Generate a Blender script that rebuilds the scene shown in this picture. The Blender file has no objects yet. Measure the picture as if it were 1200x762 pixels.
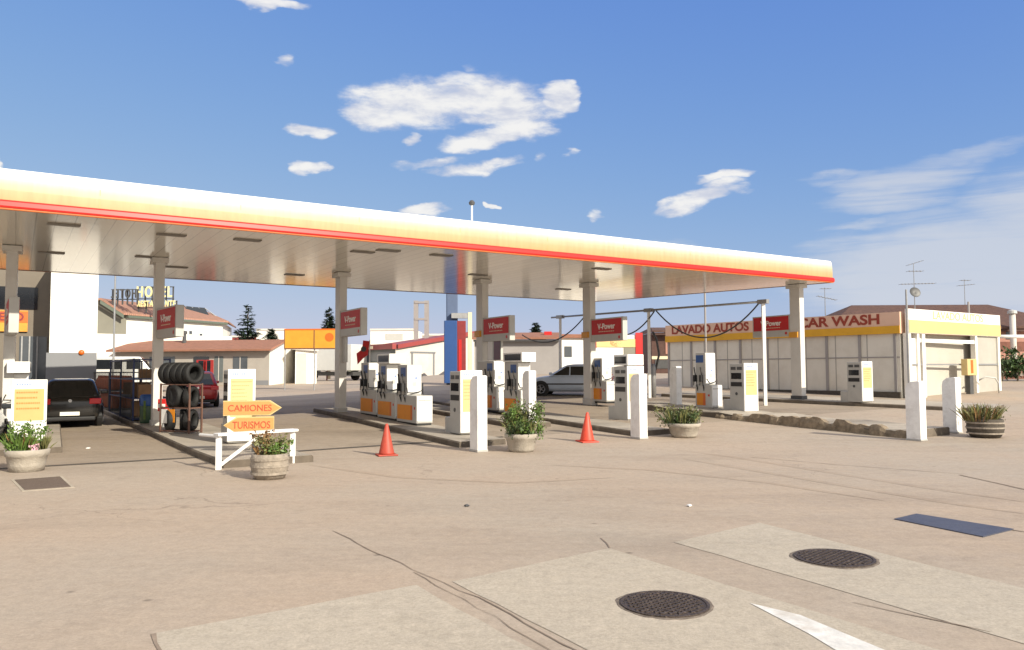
import bpy, bmesh, math, random
from mathutils import Vector, Matrix
R = math.radians
rnd = random.Random(7)
scene = bpy.context.scene
COL = scene.collection

# ------------------------------------------------------------------ camera
FPX, CX, CY, CAMH = 930.0, 600.0, 381.0, 1.85
PITCH, ROLL = math.atan(51.5/930), -0.005
cam_d = bpy.data.cameras.new('camera')
cam = bpy.data.objects.new('camera', cam_d); COL.objects.link(cam)
CROT = Matrix.Rotation(math.pi/2+PITCH, 3, 'X') @ Matrix.Rotation(ROLL, 3, 'Z')
cam.matrix_world = Matrix.Translation((0, 0, CAMH)) @ CROT.to_4x4()
cam_d.sensor_width = 36; cam_d.lens = 36*FPX/1200
cam_d.clip_start = 0.1; cam_d.clip_end = 4000
scene.camera = cam

def ray(px, py): return CROT @ Vector(((px-CX)/FPX, -(py-CY)/FPX, -1))
def ss(a, b, x):
    t = min(1, max(0, (x-a)/(b-a))); return t*t*(3-2*t)
def terr(x, y):
    s = .022+.014*ss(-14, -4, x)
    t = max(0, min(y, 60)-17)
    return s*t*t/(t+3) if t > 0 else 0.0
def PZ(px, py, z):                                   # point of a plan at height z
    d = ray(px, py); return Vector((0, 0, CAMH))+d*((z-CAMH)/d.z)
def PD(px, py, dist):                                # point at a distance
    d = ray(px, py); return Vector((0, 0, CAMH))+d*(dist/d.y)
def T(px, py, dz=0.0):                               # point on the ground
    d = ray(px, py); s = 0.5
    while s < 400:
        q = Vector((0, 0, CAMH))+d*(s/d.y)
        if q.z <= terr(q.x, q.y)+dz: break
        s += .02
    return q
YAW = R(30)
AW = Vector((-math.sin(YAW), math.cos(YAW), 0))      # along the islands, away from the forecourt
RT = Vector((math.cos(YAW), math.sin(YAW), 0))       # along the canopy front

# ------------------------------------------------------------------ materials
def nmat(name):
    m = bpy.data.materials.new(name); m.use_nodes = True
    nt = m.node_tree; return m, nt, nt.nodes['Principled BSDF']
def N(nt, t, **kw):
    n = nt.nodes.new(t)
    for k, v in kw.items():
        if k.startswith('i_'):
            n.inputs[int(k[2:]) if k[2:].isdigit() else k[2:].replace('_', ' ')].default_value = v
        else: setattr(n, k, v)
    return n
def L(nt, a, b): nt.links.new(a, b)
def rgba(c): return (c[0], c[1], c[2], 1)
def pm(name, c, rough=.5, metal=0., var=.12, scale=6., bump=.0, bscale=40., dirt=None, dirt_amt=.5, spec=.5, coat=0.):
    m, nt, p = nmat(name)
    tc = N(nt, 'ShaderNodeTexCoord'); oi = N(nt, 'ShaderNodeObjectInfo')
    add = N(nt, 'ShaderNodeVectorMath', operation='ADD'); L(nt, tc.outputs['Object'], add.inputs[0])
    sc = N(nt, 'ShaderNodeMath', operation='MULTIPLY', i_1=37.0); L(nt, oi.outputs['Random'], sc.inputs[0]); L(nt, sc.outputs[0], add.inputs[1])
    no = N(nt, 'ShaderNodeTexNoise'); no.inputs['Scale'].default_value = scale; no.inputs['Detail'].default_value = 6; no.inputs['Roughness'].default_value = .65
    L(nt, add.outputs[0], no.inputs['Vector'])
    mr = N(nt, 'ShaderNodeMapRange'); mr.inputs['From Min'].default_value = .3; mr.inputs['From Max'].default_value = .7
    mr.inputs['To Min'].default_value = 1-var; mr.inputs['To Max'].default_value = 1+var*.6
    L(nt, no.outputs['Fac'], mr.inputs['Value'])
    mx = N(nt, 'ShaderNodeMix', data_type='RGBA', blend_type='MULTIPLY'); mx.inputs['Factor'].default_value = 1
    mx.inputs['A'].default_value = rgba(c); L(nt, mr.outputs[0], mx.inputs['B'])
    outc = mx.outputs['Result']
    if dirt:
        n2 = N(nt, 'ShaderNodeTexNoise'); n2.inputs['Scale'].default_value = scale*.6; n2.inputs['Detail'].default_value = 8; n2.inputs['Roughness'].default_value = .7
        L(nt, add.outputs[0], n2.inputs['Vector'])
        m2 = N(nt, 'ShaderNodeMapRange'); m2.inputs['From Min'].default_value = .52; m2.inputs['From Max'].default_value = .72; m2.inputs['To Max'].default_value = dirt_amt
        L(nt, n2.outputs['Fac'], m2.inputs['Value'])
        d = N(nt, 'ShaderNodeMix', data_type='RGBA'); L(nt, m2.outputs[0], d.inputs['Factor']); L(nt, outc, d.inputs['A']); d.inputs['B'].default_value = rgba(dirt)
        outc = d.outputs['Result']
    L(nt, outc, p.inputs['Base Color'])
    p.inputs['Roughness'].default_value = rough; p.inputs['Metallic'].default_value = metal
    p.inputs['Specular IOR Level'].default_value = spec; p.inputs['Coat Weight'].default_value = coat
    if bump:
        nb = N(nt, 'ShaderNodeTexNoise'); nb.inputs['Scale'].default_value = bscale; nb.inputs['Detail'].default_value = 5
        L(nt, add.outputs[0], nb.inputs['Vector'])
        b = N(nt, 'ShaderNodeBump'); b.inputs['Strength'].default_value = bump; b.inputs['Distance'].default_value = .02
        L(nt, nb.outputs['Fac'], b.inputs['Height']); L(nt, b.outputs[0], p.inputs['Normal'])
    return m

def ground_mat(name, base, alt, stain, speck=.12, stain_amt=.45, cracks=True, lane=False):
    m, nt, p = nmat(name)
    tc = N(nt, 'ShaderNodeTexCoord'); co = tc.outputs['Object']
    def noise(s, d=6, r=.6, stretch=None, off=0):
        src = co
        if stretch or off:
            mp = N(nt, 'ShaderNodeMapping'); mp.inputs['Rotation'].default_value = (0, 0, R(stretch[1]) if stretch else 0)
            mp.inputs['Scale'].default_value = (stretch[0], 1, 1) if stretch else (1, 1, 1); mp.inputs['Location'].default_value = (off, off, 0)
            L(nt, co, mp.inputs['Vector']); src = mp.outputs[0]
        n = N(nt, 'ShaderNodeTexNoise'); n.inputs['Scale'].default_value = s; n.inputs['Detail'].default_value = d; n.inputs['Roughness'].default_value = r
        L(nt, src, n.inputs['Vector']); return n.outputs['Fac']
    def ramp(v, a, b, lo=0., hi=1.):
        r = N(nt, 'ShaderNodeMapRange'); r.inputs['From Min'].default_value = a; r.inputs['From Max'].default_value = b
        r.inputs['To Min'].default_value = lo; r.inputs['To Max'].default_value = hi; L(nt, v, r.inputs['Value']); return r.outputs[0]
    def mix(f, a, b, bt='MIX'):
        x = N(nt, 'ShaderNodeMix', data_type='RGBA', blend_type=bt)
        for s, v in (('Factor', f), ('A', a), ('B', b)):
            if isinstance(v, (float, int)): x.inputs[s].default_value = v
            elif isinstance(v, tuple): x.inputs[s].default_value = rgba(v)
            else: L(nt, v, x.inputs[s])
        return x.outputs['Result']
    c = mix(ramp(noise(.16, 5, .55), .38, .62), base, alt)
    c = mix(ramp(noise(.055, 4, .5, None, 23), .42, .6, 0, .55), c, tuple(x*y for x, y in zip(base, (.93, .98, 1.06))))
    c = mix(ramp(noise(.6, 10, .78, None, 61), .54, .64, 0, .30), c, tuple(x*.80 for x in base))       # blotches
    c = mix(ramp(noise(.35, 8, .7, (.22, 30)), .5, .72, 0, stain_amt), c, stain)           # drips and tyre lines along the lanes
    c = mix(ramp(noise(.5, 8, .72, (.3, -60), 11), .53, .75, 0, stain_amt*.7), c, tuple(x*.8 for x in stain))
    c = mix(ramp(noise(1.3, 9, .75, None, 5), .55, .72, 0, .35), c, tuple(x*.72 for x in stain))
    c = mix(ramp(noise(1.1, 8, .7, None, 40), .60, .68, 0, .28), c, tuple(min(1, x*1.25) for x in base))
    c = mix(1., c, ramp(noise(38, 4, .8), .25, .75, 1-speck*1.6, 1+speck*1.6), 'MULTIPLY')
    c = mix(1., c, ramp(noise(9, 6, .75), .3, .7, 1-speck, 1+speck), 'MULTIPLY')
    # small dark spots of gum and oil
    vo = N(nt, 'ShaderNodeTexVoronoi'); vo.inputs['Scale'].default_value = 1.15; vo.inputs['Randomness'].default_value = 1
    L(nt, co, vo.inputs['Vector'])
    spot = ramp(vo.outputs['Distance'], .02, .055, .55, 0)
    c = mix(spot, c, tuple(x*.35 for x in stain))
    if cracks:
        wv = N(nt, 'ShaderNodeTexNoise'); wv.inputs['Scale'].default_value = .8; wv.inputs['Detail'].default_value = 6; L(nt, co, wv.inputs['Vector'])
        wm = N(nt, 'ShaderNodeVectorMath', operation='MULTIPLY_ADD'); L(nt, wv.outputs['Color'], wm.inputs[0]); wm.inputs[1].default_value = (2, 2, 0); L(nt, co, wm.inputs[2])
        vc = N(nt, 'ShaderNodeTexVoronoi', feature='DISTANCE_TO_EDGE'); vc.inputs['Scale'].default_value = .13; L(nt, wm.outputs[0], vc.inputs['Vector'])
        cr = ramp(vc.outputs['Distance'], .0006, .0018, .32, 0)
        msk = ramp(noise(.3, 3, .5, None, 70), .5, .6)
        mm = N(nt, 'ShaderNodeMath', operation='MULTIPLY'); L(nt, cr, mm.inputs[0]); L(nt, msk, mm.inputs[1])
        c = mix(mm.outputs[0], c, tuple(x*.3 for x in stain))
    L(nt, c, p.inputs['Base Color'])
    L(nt, ramp(noise(3, 5, .6), .3, .7, .7, .95), p.inputs['Roughness'])
    p.inputs['Specular IOR Level'].default_value = .35
    b = N(nt, 'ShaderNodeBump'); b.inputs['Strength'].default_value = .35; b.inputs['Distance'].default_value = .01
    L(nt, noise(70, 4, .7), b.inputs['Height']); L(nt, b.outputs[0], p.inputs['Normal'])
    return m

def tile_mat(name, c1, c2, scale=5., rot=0):
    m, nt, p = nmat(name)
    tc = N(nt, 'ShaderNodeTexCoord'); mp = N(nt, 'ShaderNodeMapping'); mp.inputs['Rotation'].default_value = (0, 0, rot); L(nt, tc.outputs['Object'], mp.inputs['Vector'])
    w = N(nt, 'ShaderNodeTexWave'); w.inputs['Scale'].default_value = scale; w.inputs['Distortion'].default_value = .4; L(nt, mp.outputs[0], w.inputs['Vector'])
    no = N(nt, 'ShaderNodeTexNoise'); no.inputs['Scale'].default_value = 3.5; no.inputs['Detail'].default_value = 6; L(nt, mp.outputs[0], no.inputs['Vector'])
    cr = N(nt, 'ShaderNodeMapRange'); cr.inputs['From Min'].default_value = .35; cr.inputs['From Max'].default_value = .65; L(nt, no.outputs['Fac'], cr.inputs['Value'])
    mx = N(nt, 'ShaderNodeMix', data_type='RGBA'); L(nt, cr.outputs[0], mx.inputs['Factor']); mx.inputs['A'].default_value = rgba(c1); mx.inputs['B'].default_value = rgba(c2)
    L(nt, mx.outputs['Result'], p.inputs['Base Color']); p.inputs['Roughness'].default_value = .85
    b = N(nt, 'ShaderNodeBump'); b.inputs['Strength'].default_value = .8; b.inputs['Distance'].default_value = .08; L(nt, w.outputs['Fac'], b.inputs['Height']); L(nt, b.outputs[0], p.inputs['Normal'])
    return m

def panel_mat(name, c, step, rot, joint=.55, rough=.3, axis=0, width=.03, var=.08, dirt=None):
    """sheet panels with joints every `step` metres"""
    m, nt, p = nmat(name)
    tc = N(nt, 'ShaderNodeTexCoord'); mp = N(nt, 'ShaderNodeMapping'); mp.inputs['Rotation'].default_value = (0, 0, rot); L(nt, tc.outputs['Object'], mp.inputs['Vector'])
    sx = N(nt, 'ShaderNodeSeparateXYZ'); L(nt, mp.outputs[0], sx.inputs[0])
    dv = N(nt, 'ShaderNodeMath', operation='DIVIDE', i_1=step); L(nt, sx.outputs[axis], dv.inputs[0])
    fr = N(nt, 'ShaderNodeMath', operation='FRACT'); L(nt, dv.outputs[0], fr.inputs[0])
    lt = N(nt, 'ShaderNodeMath', operation='LESS_THAN', i_1=width); L(nt, fr.outputs[0], lt.inputs[0])
    fl = N(nt, 'ShaderNodeMath', operation='FLOOR'); L(nt, dv.outputs[0], fl.inputs[0])
    wn = N(nt, 'ShaderNodeTexWhiteNoise', noise_dimensions='1D'); L(nt, fl.outputs[0], wn.inputs['W'])
    r = N(nt, 'ShaderNodeMapRange'); r.inputs['To Min'].default_value = 1-var; r.inputs['To Max'].default_value = 1; L(nt, wn.outputs['Value'], r.inputs['Value'])
    a = N(nt, 'ShaderNodeMix', data_type='RGBA', blend_type='MULTIPLY'); a.inputs['Factor'].default_value = 1; a.inputs['A'].default_value = rgba(c); L(nt, r.outputs[0], a.inputs['B'])
    oc = a.outputs['Result']
    if dirt:
        no = N(nt, 'ShaderNodeTexNoise'); no.inputs['Scale'].default_value = .9; no.inputs['Detail'].default_value = 8; no.inputs['Roughness'].default_value = .7; L(nt, mp.outputs[0], no.inputs['Vector'])
        dr = N(nt, 'ShaderNodeMapRange'); dr.inputs['From Min'].default_value = .45; dr.inputs['From Max'].default_value = .75; dr.inputs['To Max'].default_value = .6; L(nt, no.outputs['Fac'], dr.inputs['Value'])
        d = N(nt, 'ShaderNodeMix', data_type='RGBA'); L(nt, dr.outputs[0], d.inputs['Factor']); L(nt, oc, d.inputs['A']); d.inputs['B'].default_value = rgba(dirt); oc = d.outputs['Result']
    j = N(nt, 'ShaderNodeMix', data_type='RGBA'); L(nt, lt.outputs[0], j.inputs['Factor']); L(nt, oc, j.inputs['A']); j.inputs['B'].default_value = rgba([x*joint for x in c])
    L(nt, j.outputs['Result'], p.inputs['Base Color']); p.inputs['Roughness'].default_value = rough
    no2 = N(nt, 'ShaderNodeTexNoise'); no2.inputs['Scale'].default_value = .8; L(nt, tc.outputs['Object'], no2.inputs['Vector'])
    b = N(nt, 'ShaderNodeBump'); b.inputs['Strength'].default_value = .045; b.inputs['Distance'].default_value = .05; L(nt, no2.outputs['Fac'], b.inputs['Height']); L(nt, b.outputs[0], p.inputs['Normal'])
    return m

M = {}
M['concrete'] = ground_mat('forecourt concrete', (.390, .304, .227), (.365, .308, .244), (.262, .206, .158), stain_amt=.6)
M['slab'] = ground_mat('pale slab', (.425, .368, .29), (.40, .345, .27), (.32, .272, .212), speck=.14, stain_amt=.3, cracks=False)
M['lane'] = ground_mat('lane concrete', (.345, .275, .205), (.31, .25, .19), (.14, .11, .08), stain_amt=.75)
M['kerb'] = ground_mat('kerb concrete', (.36, .31, .25), (.42, .37, .30), (.13, .11, .09), stain_amt=.8, cracks=False)
M['kerbface'] = pm('shaded kerb face', (.13, .105, .08), .9, var=.35, scale=3, dirt=(.24, .2, .155), dirt_amt=.5)  # shade of the kerb sides painted in as a darker tone
M['kerbdark'] = pm('worn kerb edge', (.22, .17, .115), .9, var=.5, scale=5, bump=.8, bscale=14, dirt=(.36, .29, .2), dirt_amt=.7)
M['white'] = pm('white paint', (.80, .79, .76), .4, var=.05, scale=4, dirt=(.55, .52, .46), dirt_amt=.25)
M['bollard'] = pm('bollard white', (.78, .77, .75), .55, var=.10, scale=4, dirt=(.42, .39, .35), dirt_amt=.5)
M['grey'] = pm('pump grey', (.42, .41, .385), .4, var=.08, scale=3, dirt=(.3, .28, .25), dirt_amt=.3)
M['lgrey'] = pm('light grey metal', (.48, .47, .44), .45, var=.06, scale=3, dirt=(.4, .37, .33), dirt_amt=.25)
M['lampgrey'] = pm('lamp housing', (.20, .18, .155), .5, var=.15)
M['column'] = pm('column grey white', (.62, .60, .56), .45, var=.06, scale=2, dirt=(.42, .38, .33), dirt_amt=.35)
M['dgrey'] = pm('dark grey', (.07, .07, .07), .5, var=.2)
M['black'] = pm('black plastic', (.014, .014, .015), .45, var=.2)
M['rubber'] = pm('tyre rubber', (.012, .012, .012), .7, var=.35, scale=9, bump=.4, bscale=60)
M['screen'] = pm('display glass', (.012, .014, .018), .12, var=.1)
M['bluescreen'] = pm('blue display', (.03, .09, .28), .3, var=.15)
M['orange'] = pm('pump orange', (.72, .25, .008), .4, var=.08)
M['orange2'] = pm('deep orange', (.62, .13, .015), .4, var=.1)
M['yellow'] = pm('panel yellow', (.58, .385, .15), .4, var=.06)
M['paleyellow'] = pm('faded yellow', (.59, .445, .205), .45, var=.08)
M['signyellow'] = pm('sign yellow', (.66, .30, .03), .45, var=.12, scale=2)
M['red'] = pm('red paint', (.52, .018, .016), .4, var=.1)
M['signred'] = pm('sign red', (.52, .014, .016), .55, var=.12, scale=2)
M['vendred'] = pm('vending red', (.30, .015, .015), .6, var=.15)
M['darkred'] = pm('dark red', (.22, .02, .02), .5, var=.15)
M['maroon'] = pm('maroon panel', (.10, .012, .025), .3, var=.2)
M['navy'] = pm('navy panel', (.015, .025, .10), .3, var=.2)
M['blue'] = pm('blue panel', (.022, .07, .22), .4, var=.08, scale=1)
M['mastblue'] = pm('mast blue', (.08, .115, .20), .5, var=.08)
M['cageblue'] = pm('cage blue', (.02, .035, .12), .5, var=.25)
M['cone'] = pm('cone orange red', (.42, .055, .03), .55, var=.18, scale=8, dirt=(.25, .08, .05))
M['cone2'] = pm('bright cone', (.60, .06, .03), .5, var=.15, scale=8, dirt=(.3, .1, .05), dirt_amt=.3)
M['steel'] = pm('galvanised steel', (.34, .34, .34), .5, .6, var=.15)
M['rust'] = pm('rusty paint', (.13, .065, .045), .75, var=.3, scale=12, dirt=(.16, .08, .05))
M['iron'] = pm('cast iron', (.075, .055, .045), .6, .3, var=.5, scale=25, bump=.8, bscale=45)
M['tar'] = pm('tar seam', (.17, .135, .105), .9, var=.5, scale=14, dirt=(.33, .27, .2), dirt_amt=.8)
M['plate'] = pm('steel cover', (.075, .08, .11), .55, .2, var=.2, scale=12, bump=.3, bscale=60)
M['grate'] = pm('brown cover', (.15, .11, .085), .7, .2, var=.3, scale=20, bump=.4, bscale=60)
M['tyremark'] = ground_mat('tyre marked concrete', (.365, .280, .205), (.345, .285, .222), (.245, .19, .145), stain_amt=.75, cracks=False)
M['paint'] = pm('road paint', (.66, .64, .60), .8, var=.22, scale=7, bump=.2, dirt=(.46, .40, .33), dirt_amt=.7)
M['joint'] = pm('joint tar', (.255, .195, .145), .9, var=.4, scale=5)
M['drain'] = pm('drain strip', (.10, .085, .07), .85, var=.4, scale=4)
M['fasciawhite'] = pm('fascia white', (.86, .84, .78), .3, var=.03, scale=.6, coat=.2)
M['fasciayellow'] = pm('fascia yellow', (.88, .66, .33), .3, var=.05, scale=.5, coat=.2)
M['fasciared'] = pm('fascia red', (.50, .016, .012), .35, var=.06, scale=.7)
M['fasciaorange'] = pm('fascia orange', (.55, .14, .03), .4, var=.08)
M['soffit'] = panel_mat('soffit panels', (.66, .63, .555), .38, R(-32), joint=.62, rough=.14, axis=0, width=.07, var=.12)
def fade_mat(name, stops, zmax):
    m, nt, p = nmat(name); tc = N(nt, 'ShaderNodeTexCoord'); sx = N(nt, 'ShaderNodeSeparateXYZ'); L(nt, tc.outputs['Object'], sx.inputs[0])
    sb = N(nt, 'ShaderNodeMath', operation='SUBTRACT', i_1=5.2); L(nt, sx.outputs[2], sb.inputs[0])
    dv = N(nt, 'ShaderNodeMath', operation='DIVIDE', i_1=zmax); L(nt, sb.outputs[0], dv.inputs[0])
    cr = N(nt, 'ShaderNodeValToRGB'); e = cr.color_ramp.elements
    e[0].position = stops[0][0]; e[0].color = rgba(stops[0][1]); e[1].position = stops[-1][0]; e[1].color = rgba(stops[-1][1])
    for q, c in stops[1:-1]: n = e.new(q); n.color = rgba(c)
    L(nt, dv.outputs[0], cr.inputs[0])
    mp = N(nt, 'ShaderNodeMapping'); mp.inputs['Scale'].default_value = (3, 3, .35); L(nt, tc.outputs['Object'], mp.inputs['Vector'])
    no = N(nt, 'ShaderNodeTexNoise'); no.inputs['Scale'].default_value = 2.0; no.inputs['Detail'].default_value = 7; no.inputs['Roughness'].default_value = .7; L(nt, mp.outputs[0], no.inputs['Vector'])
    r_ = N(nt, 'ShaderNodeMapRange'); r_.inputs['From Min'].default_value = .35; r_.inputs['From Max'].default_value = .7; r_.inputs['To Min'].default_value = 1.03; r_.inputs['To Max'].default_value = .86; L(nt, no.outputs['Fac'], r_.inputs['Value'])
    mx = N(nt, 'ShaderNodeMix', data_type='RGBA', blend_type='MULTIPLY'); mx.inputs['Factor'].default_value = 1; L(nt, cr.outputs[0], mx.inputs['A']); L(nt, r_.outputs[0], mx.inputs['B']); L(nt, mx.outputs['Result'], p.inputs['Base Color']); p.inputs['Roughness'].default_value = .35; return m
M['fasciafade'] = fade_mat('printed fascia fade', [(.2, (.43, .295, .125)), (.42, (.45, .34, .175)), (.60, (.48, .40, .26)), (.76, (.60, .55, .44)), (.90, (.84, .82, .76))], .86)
M['soffitedge'] = pm('soffit edge', (.30, .26, .21), .6)
M['planter'] = pm('planter concrete', (.37, .33, .275), .9, var=.2, scale=6, bump=.5, bscale=25, dirt=(.25, .21, .17), dirt_amt=.6)
M['wood'] = pm('weathered barrel', (.30, .255, .205), .9, var=.35, scale=9, bump=.7, bscale=18, dirt=(.40, .34, .27), dirt_amt=.7)
M['darkwood'] = pm('dark barrel', (.085, .07, .055), .9, var=.35, scale=9, bump=.5, bscale=20)
M['soil'] = pm('soil', (.06, .045, .03), 1, var=.4, scale=20)
def leaf(name, c):
    m = pm(name, c, .55, var=.5, scale=12)
    m.node_tree.nodes['Principled BSDF'].inputs['Transmission Weight'].default_value = 0
    return m
M['leaf1'] = leaf('bright leaf', (.10, .17, .03)); M['leaf2'] = leaf('olive leaf', (.15, .15, .05)); M['leaf3'] = leaf('dark leaf', (.055, .09, .025))
M['leafdry'] = leaf('dry leaf', (.24, .13, .05)); M['fir'] = leaf('fir needles', (.030, .052, .026)); M['fir2'] = leaf('fir needles dark', (.020, .036, .022))
M['hedge'] = leaf('hedge leaf', (.045, .085, .018)); M['flower'] = pm('pink flower', (.75, .45, .52), .6)
M['trunk'] = pm('bark', (.10, .075, .05), .95, var=.4, bump=.6)
M['plaster'] = pm('white plaster', (.82, .79, .72), .85, var=.06, scale=1, dirt=(.62, .57, .5), dirt_amt=.35, bump=.1)
M['plaster2'] = pm('grey white plaster', (.60, .56, .51), .85, var=.08, scale=1, dirt=(.45, .4, .35), dirt_amt=.35)
M['beige'] = pm('beige render', (.37, .34, .30), .85, var=.08, scale=.8, dirt=(.28, .25, .22), dirt_amt=.4)
M['shadebrown'] = pm('shaded front brown', (.17, .145, .115), .85, var=.1, scale=1)  # shade on the recessed shop front put into the colour
M['olive'] = pm('olive tone', (.22, .21, .17), .85, var=.08, scale=.8)
M['dado'] = pm('grey dado', (.20, .205, .215), .6, var=.05, scale=1)
M['metalgrey'] = pm('grey cladding', (.30, .28, .27), .6, var=.08, scale=1)
M['shutter'] = pm('green grey shutter', (.13, .15, .15), .6, var=.1)
M['brick'] = pm('brick red', (.20, .085, .06), .9, var=.3, scale=6, bump=.4)
M['pinkwall'] = pm('pink render', (.42, .22, .17), .9, var=.1)
M['brownwood'] = pm('brown boards', (.09, .045, .035), .8, var=.3, scale=4)
M['glass'] = pm('dark glass', (.012, .014, .016), .06, var=.1, spec=.8)
M['winglass'] = pm('window glass', (.07, .08, .09), .1, var=.1, spec=.7)
M['tile'] = tile_mat('salmon tiles', (.42, .19, .12), (.34, .16, .10), 4)
M['tile2'] = tile_mat('pale tiles', (.48, .25, .18), (.40, .22, .15), 4)
M['tilebrown'] = tile_mat('brown tiles', (.16, .085, .06), (.12, .065, .05), 4)
M['redroof'] = pm('red metal roof', (.30, .055, .05), .5, var=.1, scale=1)
M['greentrim'] = pm('green grey eave', (.11, .13, .10), .7)
M['solar'] = pm('solar glass', (.02, .025, .03), .15, var=.1)
M['washpanel'] = panel_mat('wash panels', (.74, .70, .61), 1.5, 0, joint=.45, rough=.6, axis=0, width=.035, var=.12, dirt=(.50, .45, .37))
M['washyellow'] = pm('wash stripe yellow', (.68, .36, .02), .6, var=.15, scale=1)
M['washcream'] = pm('wash fascia cream', (.70, .46, .33), .6, var=.1, scale=1)
M['washletter'] = pm('wash letters', (.30, .045, .02), .6)
M['paleletter'] = pm('pale letters', (.80, .42, .20), .6)  # paled to carry the overexposure of the sunlit wash end
M['brightyellow'] = pm('sunlit yellow band', (.66, .48, .20), .5, var=.08, scale=1)
M['plastic'] = pm('milky sheet', (.42, .40, .35), .4, var=.1, scale=1)
M['cardboard'] = pm('cardboard', (.24, .14, .075), .85, var=.2, scale=5)
M['gasorange'] = pm('gas bottle orange', (.50, .11, .025), .5, var=.2, scale=6)
M['drumgreen'] = pm('drum green', (.04, .085, .05), .45, var=.15); M['drumblue'] = pm('drum blue', (.02, .08, .28), .4, var=.15)
M['letteryellow'] = pm('sign letter yellow', (.80, .72, .36), .5); M['letterwhite'] = pm('letter white', (.85, .84, .80), .5, var=.02)
M['letterred'] = pm('letter red', (.50, .075, .035), .5); M['inkorange'] = pm('ink orange', (.72, .20, .04), .5); M['inkblue'] = pm('ink blue', (.20, .28, .50), .5); M['ink'] = pm('ink grey', (.50, .34, .12), .5)
M['fadedink'] = pm('faded ink', (.50, .33, .13), .5)
M['chrome'] = pm('chrome', (.75, .75, .75), .15, 1.); M['rim'] = pm('alloy rim', (.32, .32, .34), .35, .7, var=.1)
M['tail'] = pm('tail lamp red', (.70, .03, .04), .15, var=.1); M['plateno'] = pm('number plate', (.80, .79, .70), .5)
def carpaint(name, c): return pm(name, c, .28, .25, var=.05, scale=2, coat=.6)
M['carblack'] = carpaint('dark grey car paint', (.022, .021, .020)); M['carred'] = carpaint('red car paint', (.38, .012, .015)); M['carblue'] = pm('silver blue car paint', (.50, .58, .70), .3, .0, var=.05, scale=2, coat=.6); M['cargrey'] = carpaint('grey car paint', (.16, .18, .19)); M['vanwhite'] = carpaint('white van paint', (.74, .74, .70))
M['creamplate'] = pm('cream plate', (.72, .62, .42), .5)

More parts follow.
